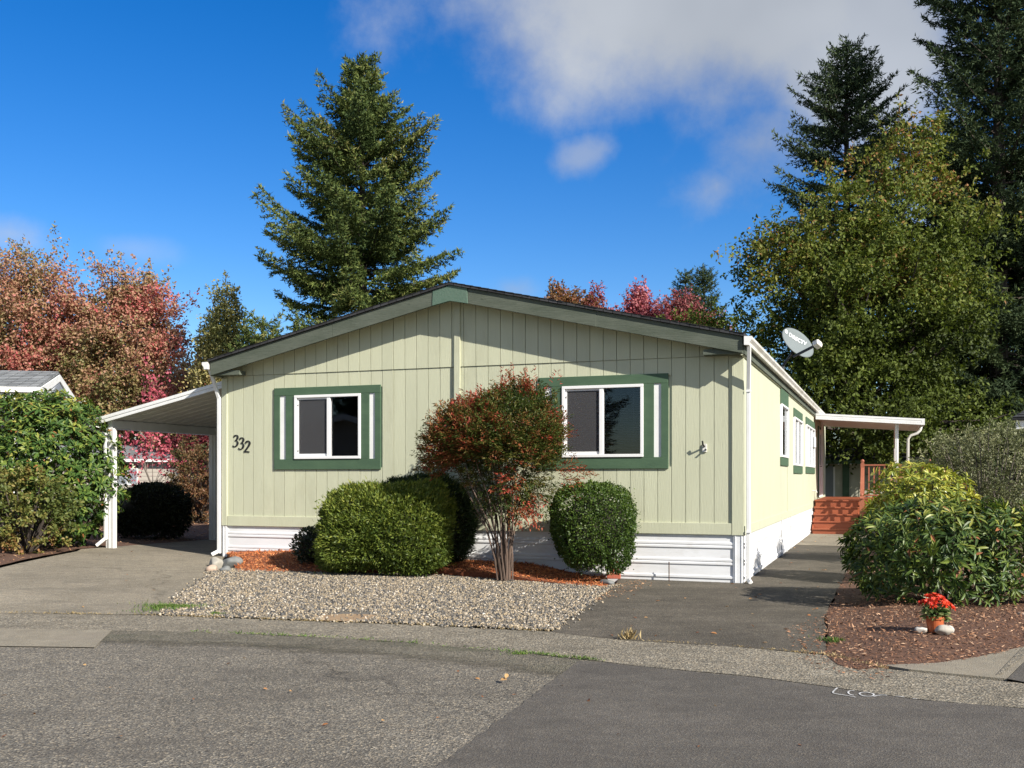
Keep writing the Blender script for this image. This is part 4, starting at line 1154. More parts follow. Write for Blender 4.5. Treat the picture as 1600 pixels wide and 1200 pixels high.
# bricks stacked behind the boxwood
bk = thing('brick_stack', 'small stack of loose red bricks behind the round boxwood', 'bricks', hw(on_front(962, 898)[0], -.17, bed_h(*hw(-2.35, -.2).xy) - .02), -TH)
for k in range(4):
    rz = R.uniform(-.25, .25); b = MB().box(-.10, .10, -.05, .05, 0, .062).build('brick', M['brick'], bk, bevel=.005)
    b.location = (R.uniform(-.02, .03), R.uniform(-.02, .02), k * .0635); b.rotation_euler = (0, 0, rz)

# potted red flowers
def flower_pot():
    p = on_ground(1461, 992, .05); z = rbed_h(p.x, p.y) + .005
    root = thing('flower_pot', 'terracotta pot of bright red orange flowers on the brown bark', 'flower pot', (p.x, p.y, z))
    MB().lathe([(.0, 0), (.062, 0), (.082, .125), (.092, .125), (.094, .15), (.082, .152), (.076, .125), (.0, .12)], n=24).build('pot', M['terracotta'], root, smooth=False)
    m = 150; a = rng.uniform(0, 6.28, m); r = np.sqrt(rng.random(m)) * .12
    P = np.stack([np.cos(a) * r * .6, np.sin(a) * r * .6, rng.uniform(.13, .23, m)], 1); D = np.stack([np.cos(a), np.sin(a), rng.uniform(-.3, .7, m)], 1)
    M['mum_leaf'] = leaf_mat('chrysanthemum_leaf', [(0, (.05, .10, .03)), (.6, (.16, .22, .07)), (1, (.34, .36, .14))])
    leaf_mesh('foliage', M['mum_leaf'], root, P, D, rand_dirs(m) + (0, 0, 1.2), rng.uniform(.05, .095, m), rng.uniform(.025, .05, m), T_BROAD, rng.random(m))
    M['petal'] = leaf_mat('red_petal', [(0, (.50, .018, .010)), (.6, (.68, .045, .018)), (1, (.78, .16, .06))], trans=.2)
    stems = MB()
    spots = [(-.085, -.05, .285), (-.03, -.07, .30), (.03, -.05, .315), (.085, -.04, .275), (-.05, .03, .325), (.01, .02, .335), (.065, .04, .315), (.115, .02, .26), (-.115, .02, .265), (.045, -.09, .265), (.13, -.05, .235), (-.06, -.10, .262), (.0, .09, .31)]
    for i, (x, y, zz) in enumerate(spots):
        c = np.array([x, y, zz]); n = unit(np.array([x, y - .04, .16])); q = 42
        d = rng.normal(size=(q, 3)); d -= (d @ n)[:, None] * n; d = unit(d); ring = (np.arange(q) % 3) / 2.
        D = d + n[None] * (.15 + ring[:, None] * 1.1)
        leaf_mesh('flower', M['petal'], root, c[None] + d * .006, D, np.array([n] * q) - d * .3, .046 - ring * .014, .017, T_DIAMOND, rng.uniform(0, 1, q))
        stems.tube([(x * .3, y * .3, .12), (x * .8, y * .8, zz - .06), tuple(c - n * .004)], .003, 5)
    stems.build('stems', M['mum_leaf'], root)
    return p
fp = flower_pot()
G2 = 'pale stones round the flower pot'
for (dx, dy, s, mt, lab, sq, ry) in ((.02, -.13, .085, 'stone', 'largest oval grey stone leaning in front of the flower pot', (1.15, .5, .62), 0),
                                 (-.125, .0, .062, 'stone_pale', 'whitish angular stone at the left of the flower pot', (1.1, .7, .55), 0),
                                 (.12, -.03, .05, 'stone_pale', 'small whitish stone at the right of the flower pot', (.9, .7, .8), 0)):
    o = rock('stone', lab, (fp.x + dx, fp.y + dy, rbed_h(fp.x, fp.y) + s * sq[2] * .75), s, M[mt], int(s * 1000), G2, sq); o.rotation_euler = (.25 if dy < -.1 else 0, 0, .1)
    o['category'] = 'stone'
p = on_ground(1598, 965, .04); o = rock('stone', 'flat tan stone on the bark at the right edge of the picture', (p.x, p.y, p.z + .03), .07, M['stone_pink'], 77, None, (1.2, .8, .5)); o['category'] = 'stone'

# ================================================================== PLANTS
def core(parent, c, r, m, n=2, name='twigs'):  # added solid dark blob that closes see-through gaps, standing in for twigs
    bm = bmesh.new(); bmesh.ops.create_icosphere(bm, subdivisions=3, radius=1)
    rr = random.Random(int(c[0] * 100) & 255)
    for v in bm.verts:
        k = 1 + rr.uniform(-.08, .05); v.co = Vector((v.co.x * r[0] * k + c[0], v.co.y * r[1] * k + c[1], v.co.z * r[2] * k + c[2]))
    me = bpy.data.meshes.new(name); bm.to_mesh(me); bm.free()
    return link_mesh(name, me, m, parent)
def lumpy(d, seed, amp):
    """Smooth bumps over directions d (n,3)."""
    rr = np.random.default_rng(seed); k = unit(rr.normal(size=(14, 3))); w = rr.uniform(-1, 1, 14); s = rr.uniform(4, 12, 14)
    return 1 + amp * (np.exp((d @ k.T - 1) * s) * w).sum(1)
def superq(d, e):
    """Radius of a rounded box along directions d."""
    return (np.abs(d) ** e).sum(1) ** (-1. / e)

def clipped(name, label, loc, r, n, m, tm, L, W, e=2.5, seed=1, up=.25, cat='shrub', amp=.10, depth=.14, spread=.7, zc=None, group=None, tint_top=.25, taper=0.0):
    rr = np.random.default_rng(seed); root = thing(name, label, cat, loc, 0, group)
    d = unit(rr.normal(size=(int(n * 1.3), 3))); d = d[d[:, 2] > -.85][:n]; k = len(d)
    rad = superq(d, e) * lumpy(d, seed, amp) * (1 + .045 * np.sin(unit(d) @ rr.normal(size=(3, 5)) * 9 + rr.uniform(0, 6, 5)).sum(1) / 2) * (1 - depth * rr.random(k) ** 1.6)
    stray = rr.random(k) < .06; rad[stray] *= 1 + .15 * rr.random(stray.sum()) ** 2.2
    P = d * rad[:, None] * np.array(r) + (0, 0, r[2] * .98 if zc is None else zc)
    if taper: 
        f = 1 - taper * np.clip(1 - P[:, 2] / (2 * r[2]), 0, 1); P[:, 0] *= f; P[:, 1] *= f
    keep = P[:, 2] > .01; P, d = P[keep], d[keep]; k = len(P)
    D = d + rr.normal(size=(k, 3)) * spread + (0, 0, up)
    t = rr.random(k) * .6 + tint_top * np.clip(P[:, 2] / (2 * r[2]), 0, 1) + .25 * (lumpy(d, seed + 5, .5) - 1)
    leaf_mesh('foliage', m, root, P, D, d + rr.normal(size=(k, 3)) * .6, L * rr.uniform(.6, 1.3, k), W * rr.uniform(.7, 1.3, k), tm, t)
    core(root, (0, 0, r[2] * .98 if zc is None else zc), [q * (.80 - taper * .25) for q in r], M['shrub_core'])
    return root
L_box = leaf_mat('boxwood_leaf', [(0, (.022, .045, .010)), (.5, (.055, .10, .017)), (1, (.14, .19, .035))], rough=.4)
L_jun = leaf_mat('juniper_spray', [(0, (.035, .065, .013)), (.4, (.11, .155, .024)), (.75, (.225, .255, .042)), (1, (.33, .285, .085))], rough=.55)
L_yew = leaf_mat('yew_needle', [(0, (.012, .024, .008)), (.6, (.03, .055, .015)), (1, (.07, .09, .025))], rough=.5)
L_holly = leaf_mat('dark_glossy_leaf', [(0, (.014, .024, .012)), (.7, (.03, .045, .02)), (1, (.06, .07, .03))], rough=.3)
zb = lambda x, y: bed_h(x, y)
clipped('juniper_shrub', 'clipped bright green juniper mound, the largest shrub in the red bark', (-1.91, 15.05, .08), (.90, .66, .67), 62000, L_jun, T_NEEDLE, .058, .022, e=3.8, seed=3, up=.55, amp=.2, depth=.24, spread=.6)
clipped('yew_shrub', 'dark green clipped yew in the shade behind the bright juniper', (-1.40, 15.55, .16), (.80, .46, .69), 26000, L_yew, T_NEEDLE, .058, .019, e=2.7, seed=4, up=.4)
clipped('boxwood_shrub', 'dense dark green boxwood clipped to a round barrel right of the red crowned bush', (1.15, 14.42, .13), (.63, .56, .645), 26000, L_box, T_DIAMOND, .034, .022, e=2.7, seed=5, up=.2, amp=.11, taper=.16)
clipped('holly_shrub', 'small dark shrub tucked against the left side of the juniper', (-3.05, 15.7, .14), (.32, .3, .30), 2600, L_holly, T_BROAD, .05, .028, e=2, seed=6, up=.5, amp=.3, depth=.7, spread=.5)

# --- nandina: canes and a spreading red and green crown
def nandina():
    x0, y0 = -.09, 14.38; z0 = zb(x0, y0) - .03
    root = thing('nandina_bush', 'tall red and green bush on many bare canes between the shrubs', 'bush', (x0, y0, z0))
    rr = np.random.default_rng(8); mb = MB()
    for k in range(26):
        a = rr.uniform(0, 6.28); r0 = rr.uniform(.02, .17); r1 = rr.uniform(.1, .78)
        b = np.array([math.cos(a) * r0, math.sin(a) * r0 * .8, 0]); t = np.array([math.cos(a) * r1 - .15, math.sin(a) * r1 * .75, rr.uniform(1.45, 2.1)])
        pts = []
        for i in range(6):
            q = i / 5; w = q ** 1.5
            p = b * (1 - w) + t * w; p[2] = t[2] * q; p[:2] += rr.normal(size=2) * .02 * (i > 0); pts.append(p)
        mb.tube(pts, [.0125 - .0014 * i for i in range(6)], 6)
    # lower fork twigs
    for k in range(26):
        a = rr.uniform(0, 6.28); z = rr.uniform(.7, 1.4); r = .12 + z * .22
        p = np.array([math.cos(a) * r, math.sin(a) * r * .8, z]); mb.tube([p, p + np.array([math.cos(a) * .18, math.sin(a) * .15, rr.uniform(.1, .35)])], [.007, .003], 4)
    mb.build('canes', M['stem_brown'], root)
    mat_n = leaf_mat('nandina_leaflet', [(0, (.03, .055, .014)), (.3, (.075, .105, .022)), (.46, (.14, .125, .034)), (.62, (.27, .105, .045)), (.8, (.36, .065, .045)), (1, (.50, .11, .08))], rough=.5, trans=.26, spec=.25)
    # sprays: crown ellipsoid + top tuft + a few low red tufts
    S = 2500; d = unit(rr.normal(size=(S * 2, 3))); d = d[d[:, 2] > -.62][:S]; k = len(d)
    rad = superq(d, 2.3) * lumpy(d, 31, .2) * rr.random(k) ** .28
    C = d * rad[:, None] * np.array([.92, .78, .62]) + (-.17, 0, 2.0)
    C[:, 2] -= .14 * np.clip(-C[:, 0], 0, 1)
    tuft = np.stack([rr.normal(.16, .15, 60), rr.normal(0, .15, 60), rr.uniform(2.45, 2.84, 60)], 1)
    low = np.concatenate([rr.normal(size=(26, 3)) * (.12, .12, .09) + (.22, -.25, 1.05), rr.normal(size=(20, 3)) * (.1, .1, .08) + (.0, -.38, 1.42), rr.normal(size=(22, 3)) * (.10, .1, .09) + (.86, -.15, 1.45), rr.normal(size=(40, 3)) * (.16, .14, .1) + (.45, -.15, 1.25)])
    nz = 620; zz = rr.uniform(.0, 1, nz) ** .6 * .85 + 1.0; aa = rr.uniform(0, 6.28, nz); r_ = (.16 + .78 * (zz - 1.0)) * np.sqrt(rr.random(nz)) * 1.05
    under = np.stack([np.cos(aa) * r_ - .12 * (zz - 1), np.sin(aa) * r_ * .8, zz], 1)
    C = np.concatenate([C, tuft, low, under]); k = len(C)
    A = unit(C - (0, 0, 1.45)) * .8 + rr.normal(size=(k, 3)) * .35 + (0, 0, .12)
    A[len(d):len(d) + 60] += (0, 0, .9)
    A = unit(A); ln = rr.uniform(.16, .30, k)
    ct = lumpy(unit(C - (0, 0, 1.9)), 77, .75) - 1
    base_t = np.clip(.40 + .85 * ct + rr.normal(size=k) * .17 + .12 * (C[:, 2] - 1.9), 0, 1); base_t[len(d):] = np.clip(rr.normal(.72, .12, len(base_t) - len(d)), 0, 1); base_t[len(d) + 60 + 68:] = rr.uniform(.0, .5, len(base_t) - len(d) - 128)
    LF = 18
    P = np.repeat(C, LF, 0); AA = np.repeat(A, LF, 0); LL = np.repeat(ln, LF)
    t = np.tile(np.linspace(.1, 1, LF), k); side = np.tile(np.where(np.arange(LF) % 2, 1., -1.), k)
    S_ = unit(np.cross(AA, np.repeat(rr.normal(size=(k, 3)) * .4 + (0, 0, 1), LF, 0)))
    off = (1 - t) * LL * .5 * rr.random(len(t))
    P = P + AA * (t * LL)[:, None] + S_ * (side * off)[:, None] + (0, 0, -.03) * t[:, None] + rr.normal(size=P.shape) * .008
    D = AA * .8 + S_ * side[:, None] * .8 + rr.normal(size=P.shape) * .25 + (0, 0, -.1)
    leaf_mesh('crown', mat_n, root, P, D, rand_dirs(len(P), 1) * .6 + (0, 0, 1), rr.uniform(.04, .07, len(P)), rr.uniform(.014, .023, len(P)), T_DIAMOND, np.repeat(base_t, LF) + rr.normal(size=len(P)) * .06)
nandina()

# --- rhododendrons: rosettes of long leaves; the nearest leaves are single objects
def rhodo(name, label, loc, r, nros, m, L, W, seed, zc, single=300, e=2.4, amp=.2, fill=1.0, young=.25, cat='rhododendron', group=None, lo=-.75, nleaf=(7, 11), ntw=14):
    rr = np.random.default_rng(seed); root = thing(name, label, cat, loc, 0, group)
    n1 = int(nros * (1 + fill)); d = unit(rr.normal(size=(n1 * 2, 3))); d = d[d[:, 2] > lo][:n1]; k = len(d)
    lay = np.ones(k); lay[nros:] = rr.uniform(.55, .92, max(0, k - nros)); lay[:nros] *= rr.uniform(.9, 1.05, min(nros, k))
    C = d * (superq(d, e) * lumpy(d, seed, amp) * lay)[:, None] * np.array(r) + (0, 0, zc)
    ok = C[:, 2] > .05; C, d, lay = C[ok], d[ok], lay[ok]; k = len(C)
    A = unit(d + (0, 0, .55) + rr.normal(size=(k, 3)) * .35)
    cnt = rr.integers(nleaf[0], nleaf[1], k); idx = np.repeat(np.arange(k), cnt); n = len(idx)
    AA = A[idx]; q = rr.normal(size=(n, 3)); q -= (q * AA).sum(1)[:, None] * AA; q = unit(q)
    inner = rr.random(n); cone = .15 + .75 * inner
    D = q + AA * cone[:, None] - np.array((0, 0, .30)) * (1 - inner)[:, None]
    N = AA - q * .3
    P = C[idx] + q * .012 + AA * (inner * .04)[:, None]
    l = L * rr.uniform(.65, 1.2, n) * (1 - .25 * inner); w = l * W * rr.uniform(.8, 1.2, n)
    sunny = np.clip((d @ np.array(SUN)) * .5 + .5, 0, 1)[idx] * (C[idx, 2] / (zc + r[2]))
    ros_t = rr.random(k); t = np.clip(.12 + .45 * rr.random(n) + young * 2.2 * inner * (ros_t[idx] > .55) * np.clip(C[idx, 2] / (zc + r[2]), 0, 1) ** 2 + .1 * rr.normal(size=n), 0, .9)
    t[rr.random(n) < .02] = 1.0
    # pick the leaves that show largest: outermost towards the camera
    cd = unit(np.array([[0, 0, 1.5]]) - np.array(loc)[None])[0]
    score = P @ cd + .3 * l / L + rr.random(n) * .25 + np.abs(unit(N) @ cd) * .25
    score -= 9 * ((P + np.array(loc))[:, 0] / (P + np.array(loc))[:, 1] > .51)
    order = np.argsort(-score); big = order[:single]; rest = np.ones(n, bool); rest[big] = False
    leaf_o = leaf_mesh('foliage', m, root, P[rest], D[rest], N[rest], l[rest], w[rest], T_BROAD, t[rest]); leaf_o['kind'] = 'stuff'
    # shared leaf meshes in five tints
    protos = []
    for b in range(6):
        tv, tf = T_BROAD; me = bpy.data.meshes.new('leaf'); me.from_pydata([tuple(v * (1, W, 1)) for v in tv], [], tf)
        at_ = me.attributes.new('tint', 'FLOAT', 'POINT'); at_.data.foreach_set('value', np.full(len(tv), b / 5., np.float32)); me.materials.append(m); protos.append(me)
    Du = unit(D); Su = unit(np.cross(N, Du)); Uu = np.cross(Du, Su)
    for i in big:
        o = bpy.data.objects.new('leaf', protos[int(round(t[i] * 5))]); COL.objects.link(o); o.parent = root
        mt = Matrix.Identity(4)
        for a in range(3): mt[a][0] = Du[i][a] * l[i]; mt[a][1] = Su[i][a] * l[i]; mt[a][2] = Uu[i][a] * l[i]; mt[a][3] = P[i][a]
        o.matrix_local = mt
    mb = MB()
    for j in range(ntw):
        i = rr.integers(0, k); a = C[i] * .93 + np.array((0, 0, zc)) * .0
        mb.tube([(C[i][0] * .12, C[i][1] * .12, -.02), (C[i][0] * .5, C[i][1] * .5, C[i][2] * .45), tuple(C[i] * .97)], [.022, .014, .005], 5)
    mb.build('branches', M['bark'], root)
    return root
L_rh = leaf_mat('rhododendron_leaf', [(0, (.026, .056, .014)), (.35, (.056, .10, .022)), (.62, (.14, .185, .034)), (.9, (.30, .31, .06)), (1, (.30, .12, .05))], rough=.42, trans=.2, spec=.35)
L_rh2 = leaf_mat('yellow_green_leaf', [(0, (.08, .125, .02)), (.35, (.21, .25, .036)), (.65, (.38, .385, .06)), (.9, (.50, .47, .09)), (1, (.32, .16, .07))], rough=.36, trans=.22, spec=.5)
L_rh3 = leaf_mat('left_rhododendron_leaf', [(0, (.024, .06, .015)), (.35, (.062, .12, .026)), (.65, (.17, .22, .04)), (.9, (.32, .31, .065)), (1, (.32, .14, .05))], rough=.45, trans=.2, spec=.25)
zr = rbed_h(4.9, 11.5)
rhodo('rhododendron_bush', 'large dark green rhododendron behind the potted red flowers', (5.06, 11.85, zr - .02), (.98, .88, .58), 580, L_rh, .145, .245, 21, .55, e=2.5, amp=.26, fill=.6, young=.27)
rhodo('rhododendron_bush', 'yellow green rhododendron behind the dark one near the porch steps', (5.72, 14.2, .02), (.60, .62, .58), 340, L_rh2, .125, .30, 22, 1.0, e=2.3, amp=.2, fill=.7, young=.42)
zl = g(-8.4, 18.6)
rhodo('rhododendron_bush', 'tall glossy green rhododendron left of the carport post', (-8.72, 18.75, zl), (1.35, 1.05, 1.45), 1200, L_rh3, .145, .33, 23, 1.42, e=2.8, amp=.17, fill=1.0, young=.3, lo=-.9)

def loose(name, label, loc, r, n, m, L, W, seed, zc, cat='shrub', tm=T_BROAD, amp=.3, hug=.3, twigs=60, e=2.1, up=.3, tw_mat='bark', droop=0, tint=None, lo=-.9, group=None):
    """A loose shrub: twigs to the rim and single leaves in clusters along them."""
    rr = np.random.default_rng(seed); root = thing(name, label, cat, loc, 0, group)
    q = max(40, n // 45); d = unit(rr.normal(size=(q * 2, 3))); d = d[d[:, 2] > lo][:q]; q = len(d)
    C = d * (superq(d, e) * lumpy(d, seed, amp) * rr.random(q) ** hug)[:, None] * np.array(r) + (0, 0, zc); C[:, 2] = np.maximum(C[:, 2], .06)
    per = n // q; idx = np.repeat(np.arange(q), per); k = len(idx)
    tt = rr.random(k); dirs = unit(d + rr.normal(size=(q, 3)) * .4 + (0, 0, up))
    P = C[idx] + dirs[idx] * (tt * .28 * np.mean(r))[:, None] + rr.normal(size=(k, 3)) * (.07 * np.mean(r) * (1.1 - tt))[:, None]; P[:, 2] = np.maximum(P[:, 2], .02)
    D = dirs[idx] * .6 + rr.normal(size=(k, 3)) * .8 - (0, 0, droop)
    ct = (lumpy(d, seed + 3, .7) - 1)[idx] * .7 + rr.random(k) * .5 + .25 if tint is None else np.clip(tint(P, rr), 0, 1)
    leaf_mesh('foliage', m, root, P, D, rand_dirs(k) + (0, 0, .7), L * rr.uniform(.6, 1.3, k), W * rr.uniform(.7, 1.3, k), tm, ct)
    mb = MB()
    for i in range(min(twigs, q)):
        c = C[i]; mb.tube([(c[0] * .15, c[1] * .15, 0), (c[0] * .55, c[1] * .55, c[2] * .5), tuple(c), tuple(c + dirs[i] * .2 * np.mean(r))], [.02, .013, .006, .003], 4)
    mb.build('branches', M[tw_mat], root); return root
L_olive = leaf_mat('olive_grey_leaf', [(0, (.06, .07, .03)), (.5, (.16, .175, .08)), (1, (.28, .28, .15))])
L_rust = leaf_mat('rust_shrub_leaf', [(0, (.05, .06, .02)), (.4, (.13, .085, .035)), (.75, (.22, .10, .05)), (1, (.30, .14, .08))])
L_lowleft = leaf_mat('yellowing_leaf', [(0, (.05, .08, .02)), (.5, (.13, .15, .035)), (.8, (.25, .20, .06)), (1, (.30, .13, .06))])
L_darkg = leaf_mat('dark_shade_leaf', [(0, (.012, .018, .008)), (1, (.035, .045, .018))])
L_maroon = leaf_mat('maroon_leaf', [(0, (.06, .012, .016)), (.6, (.14, .022, .03)), (1, (.24, .05, .05))])
L_pink = leaf_mat('pink_leaf', [(0, (.30, .07, .09)), (.5, (.52, .10, .14)), (1, (.68, .28, .30))], trans=.35)
loose('grey_shrub', 'grey green twiggy shrub behind the rhododendrons at the right edge', (8.05, 17.1, 0), (1.12, .95, 1.02), 26000, L_olive, .058, .026, 41, 1.22, tm=T_DIAMOND, amp=.18, hug=.35, twigs=150, e=2.4, tw_mat='bark_pale')
loose('low_shrub', 'low yellowing shrub at the foot of the left rhododendron', (-8.35, 17.35, g(-8, 17.3)), (.75, .5, .66), 7000, L_lowleft, .07, .04, 42, .66, amp=.3)
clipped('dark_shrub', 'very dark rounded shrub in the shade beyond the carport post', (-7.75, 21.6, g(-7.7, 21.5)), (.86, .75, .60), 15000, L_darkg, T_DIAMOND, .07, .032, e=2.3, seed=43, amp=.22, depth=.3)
loose('rust_shrub', 'rusty brown shrub behind the carport post', (-8.75, 28.5, .2), (.85, .8, 1.1), 11000, L_rust, .075, .045, 44, 1.1, amp=.2, tm=T_DIAMOND)
loose('rust_shrub', 'thin brown shrub between the carport posts and the beige house', (-10.2, 31, .2), (.9, .7, .55), 5000, L_rust, .065, .045, 45, .55, amp=.2, tm=T_DIAMOND)

# --- broadleaf trees
def broadleaf(name, label, loc, H, blobs, n_sh, m, L, W, seed, cat='tree', shoot=(.6, 1.3), lps=26, up=.6, droop=0., trunk=.22, bark='bark', group=None, tint=None, spread=.24, tm=T_DIAMOND, limbs=26, hug=.45, trunk_top=.7, fork=.2, pads=0, pr=.8):
    """Trunk and limbs reach into blobs (x, y, z, rx, ry, rz); leafy shoots fill them, spiky towards the rim."""
    rr = np.random.default_rng(seed); root = thing(name, label, cat, loc, 0, group)
    B = np.array(blobs, float); vol = B[:, 3] * B[:, 4] * B[:, 5]; bi = rr.choice(len(B), n_sh, p=vol / vol.sum())
    d = unit(rr.normal(size=(n_sh, 3))); rad = rr.random(n_sh) ** hug * lumpy(d, seed, .25)
    C = B[bi, :3] + d * rad[:, None] * B[bi, 3:]
    PC = None
    if pads:
        pi = rr.integers(0, pads, n_sh); PC = C[:pads][pi]; sc = rr.uniform(.6, 1.25, pads)[pi]
        C = PC + rr.normal(size=(n_sh, 3)) * (pr * sc)[:, None] * (.62, .62, .42)
    ctr = B[:, :3].mean(0); ctr[2] = B[:, 2].min() - .5
    A = unit(unit(C - ctr) * .8 + (0, 0, up) + rr.normal(size=(n_sh, 3)) * .35)
    if pads: A = unit(A + unit(C - PC) * .7)
    ln = rr.uniform(*shoot, n_sh)
    idx = np.repeat(np.arange(n_sh), lps); k = len(idx); t = rr.random(k) ** .8
    P = C[idx] + A[idx] * (t * ln[idx])[:, None] + rr.normal(size=(k, 3)) * (spread * (1.05 - .8 * t))[:, None]
    P[:, 2] -= droop * t * t * .4
    D = A[idx] * .35 + rr.normal(size=(k, 3)) * .8 - (0, 0, droop)
    tt = np.clip(tint(P, rr, C[idx]) if tint else rr.random(k), 0, 1)
    leaf_mesh('crown', m, root, P, D, rand_dirs(k) + np.array((.25, -.35, .8)), L * rr.uniform(.6, 1.3, k), W * rr.uniform(.6, 1.3, k), tm, tt)
    mb = MB(); top = np.array([0, 0, H * trunk_top]); pts = [np.array([rr.normal() * .06 * i, rr.normal() * .06 * i, top[2] * i / 7.]) for i in range(8)]
    mb.tube(pts, [trunk * (1.25 if i == 0 else 1 - .115 * i) for i in range(8)], 8)
    for j in range(limbs):
        i = rr.integers(0, n_sh); c = C[i]; h = max(fork * H, min(c[2] * rr.uniform(.4, .75), H * trunk_top)); f = h / (H * trunk_top)
        q = pts[min(7, int(f * 7))].copy(); q[2] = h; mid = q * .45 + c * .55; mid[2] += .1 * H * .1
        mb.tube([q, mid, c, c + A[i] * ln[i] * .8], [trunk * .35 * (1.1 - f), trunk * .22, trunk * .09, .01], 5)
    mb.build('trunk', M[bark], root)
    if limbs > 10:
        tw = MB()
        for j in range(90):
            i = rr.integers(0, n_sh); tw.tube([C[i] - A[i] * .5, C[i], C[i] + A[i] * ln[i] * .95], [.03, .02, .006], 3)
        tag(tw.build('twigs', M[bark], root), kind='stuff')
    return root
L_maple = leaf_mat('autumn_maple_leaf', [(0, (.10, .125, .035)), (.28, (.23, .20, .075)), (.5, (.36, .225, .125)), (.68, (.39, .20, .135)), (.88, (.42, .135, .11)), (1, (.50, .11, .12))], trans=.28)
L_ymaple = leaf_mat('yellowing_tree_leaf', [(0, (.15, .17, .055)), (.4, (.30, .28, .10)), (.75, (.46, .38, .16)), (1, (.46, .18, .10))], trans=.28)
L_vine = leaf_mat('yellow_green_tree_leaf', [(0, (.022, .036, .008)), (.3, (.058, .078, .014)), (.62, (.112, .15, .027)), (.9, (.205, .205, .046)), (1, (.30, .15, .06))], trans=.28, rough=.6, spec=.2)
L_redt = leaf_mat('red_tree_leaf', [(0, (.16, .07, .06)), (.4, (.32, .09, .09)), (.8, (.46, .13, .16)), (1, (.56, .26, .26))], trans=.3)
L_ortree = leaf_mat('orange_tree_leaf', [(0, (.10, .08, .03)), (.5, (.24, .13, .055)), (1, (.34, .14, .08))], trans=.3)
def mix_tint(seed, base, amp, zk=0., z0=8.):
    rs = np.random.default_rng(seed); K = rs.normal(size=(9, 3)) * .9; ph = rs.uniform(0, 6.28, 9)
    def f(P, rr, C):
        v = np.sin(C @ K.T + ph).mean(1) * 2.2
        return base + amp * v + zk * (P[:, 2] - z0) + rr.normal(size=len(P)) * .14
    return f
def pxw(px, py, D): p = at(px, py, D); return p.x, p.z
# left group, beyond the far beige house
D_ = 56.
bx = lambda px: (px - 800) / F * D_
broadleaf('maple_tree', 'tall autumn maple with a red and green crown at the left edge', (bx(60), D_, 0), 15, [(0, 0, 7.4, 2.9, 2.4, 5.2), (-1.8, 0, 9.6, 1.6, 1.5, 3.4), (.0, 0, 12.6, .75, .8, 2.0), (.85, -.3, 12.0, .7, .8, 2.0), (1.7, -.5, 9.4, 1.3, 1.3, 3.2), (-1.4, .5, 11.6, .8, .8, 2.0), (-2.6, 0, 6.5, 2.4, 2, 4.6), (2.0, -.5, 5.6, 1.7, 1.5, 3.2), (2.7, 0, 8.0, 1.3, 1.2, 3.4), (-.9, 0, 12.3, .7, .7, 2.2), (1.5, 0, 11.2, .6, .6, 2.0)], 3000, L_maple, .17, .115, 51, group='autumn trees behind the beige house', tint=mix_tint(1, .50, .32), up=1.5, shoot=(.6, 1.6), spread=.22, hug=.38, pads=230, pr=.62)
broadleaf('maple_tree', 'autumn maple with pinkish red tips right of the tallest left maple', (bx(212), D_ - 1, 0), 13.5, [(0, 0, 6.6, 2.6, 2.2, 5.0), (-.7, 0, 10.6, 1.0, 1.0, 2.4), (.9, 0, 10.6, 1.1, 1, 2.1), (2.0, 0, 8.2, 1.2, 1.1, 2.4), (-1.9, 0, 8.0, 1.2, 1.2, 2.5), (2.4, 0, 5.3, 1.3, 1.3, 3.0), (0, 0, 3.8, 2.6, 2, 2), (.2, 0, 11.2, .7, .7, 1.9), (-2.7, 0, 6.8, 1.3, 1.2, 3.0)], 2800, L_maple, .17, .115, 52, group='autumn trees behind the beige house', tint=mix_tint(2, .48, .32, .03, 8.), up=1.4, shoot=(.6, 1.5), spread=.22, hug=.38, pads=210, pr=.62)
broadleaf('birch_tree', 'pale yellow green tree left of the tall fir', ((352 - 800) / F * 49.6, 49.6, 0), 11.5, [(0, 0, 5.2, 1.45, 1.3, 3.6), (0, 0, 8.8, .75, .7, 2.2), (-.6, 0, 7.0, .85, .8, 2.2), (.75, 0, 6.8, .75, .7, 2.2), (-1.2, 0, 3.9, 1.0, .8, 2.5)], 1350, L_ymaple, .155, .095, 53, group='autumn trees behind the beige house', tint=mix_tint(3, .5, .3, -.04, 6.), up=1.6, shoot=(.5, 1.2), spread=.18, bark='bark_pale')
broadleaf('autumn_tree', 'rusty autumn tree peeking over the carport roof beside the house corner', (bx(322) * .93, D_ - 4, 0), 8, [(0, 0, 4.2, 1.9, 1.6, 3.1), (-1.6, 0, 3.6, 1.3, 1.3, 2.4), (.9, 0, 6.2, 1.2, 1, 1.7)], 1300, L_maple, .18, .12, 54, group='autumn trees behind the beige house', tint=mix_tint(4, .5, .3), up=.8)
broadleaf('pink_sapling', 'slim sapling with bright pink leaves seen through the carport', (-10.6, 30, .2), 4.9, [(-.15, 0, 2.3, .45, .4, 1.0), (-.65, 0, 1.9, .30, .3, .85), (.45, 0, 1.5, .45, .3, .6), (0, 0, 3.5, .4, .4, .6), (-.3, 0, 4.0, .12, .12, .55), (.45, 0, 3.7, .1, .1, .35)], 125, L_pink, .11, .08, 55, up=1.0, shoot=(.2, .5), lps=9, spread=.12, trunk=.04, limbs=10, bark='bark_pale', tint=lambda P, rr, C: rr.random(len(P)) * .9 - .35 * (P[:, 2] > 3.2))
broadleaf('japanese_maple', 'small dark maroon maple beside the far carport post', (-10.9, 36, .2), 3.3, [(0, 0, 2.3, 1.1, .9, .9), (.3, 0, 2.9, .7, .7, .5)], 420, L_maroon, .10, .06, 56, up=.3, shoot=(.2, .5), lps=22, spread=.2, trunk=.06, limbs=10)
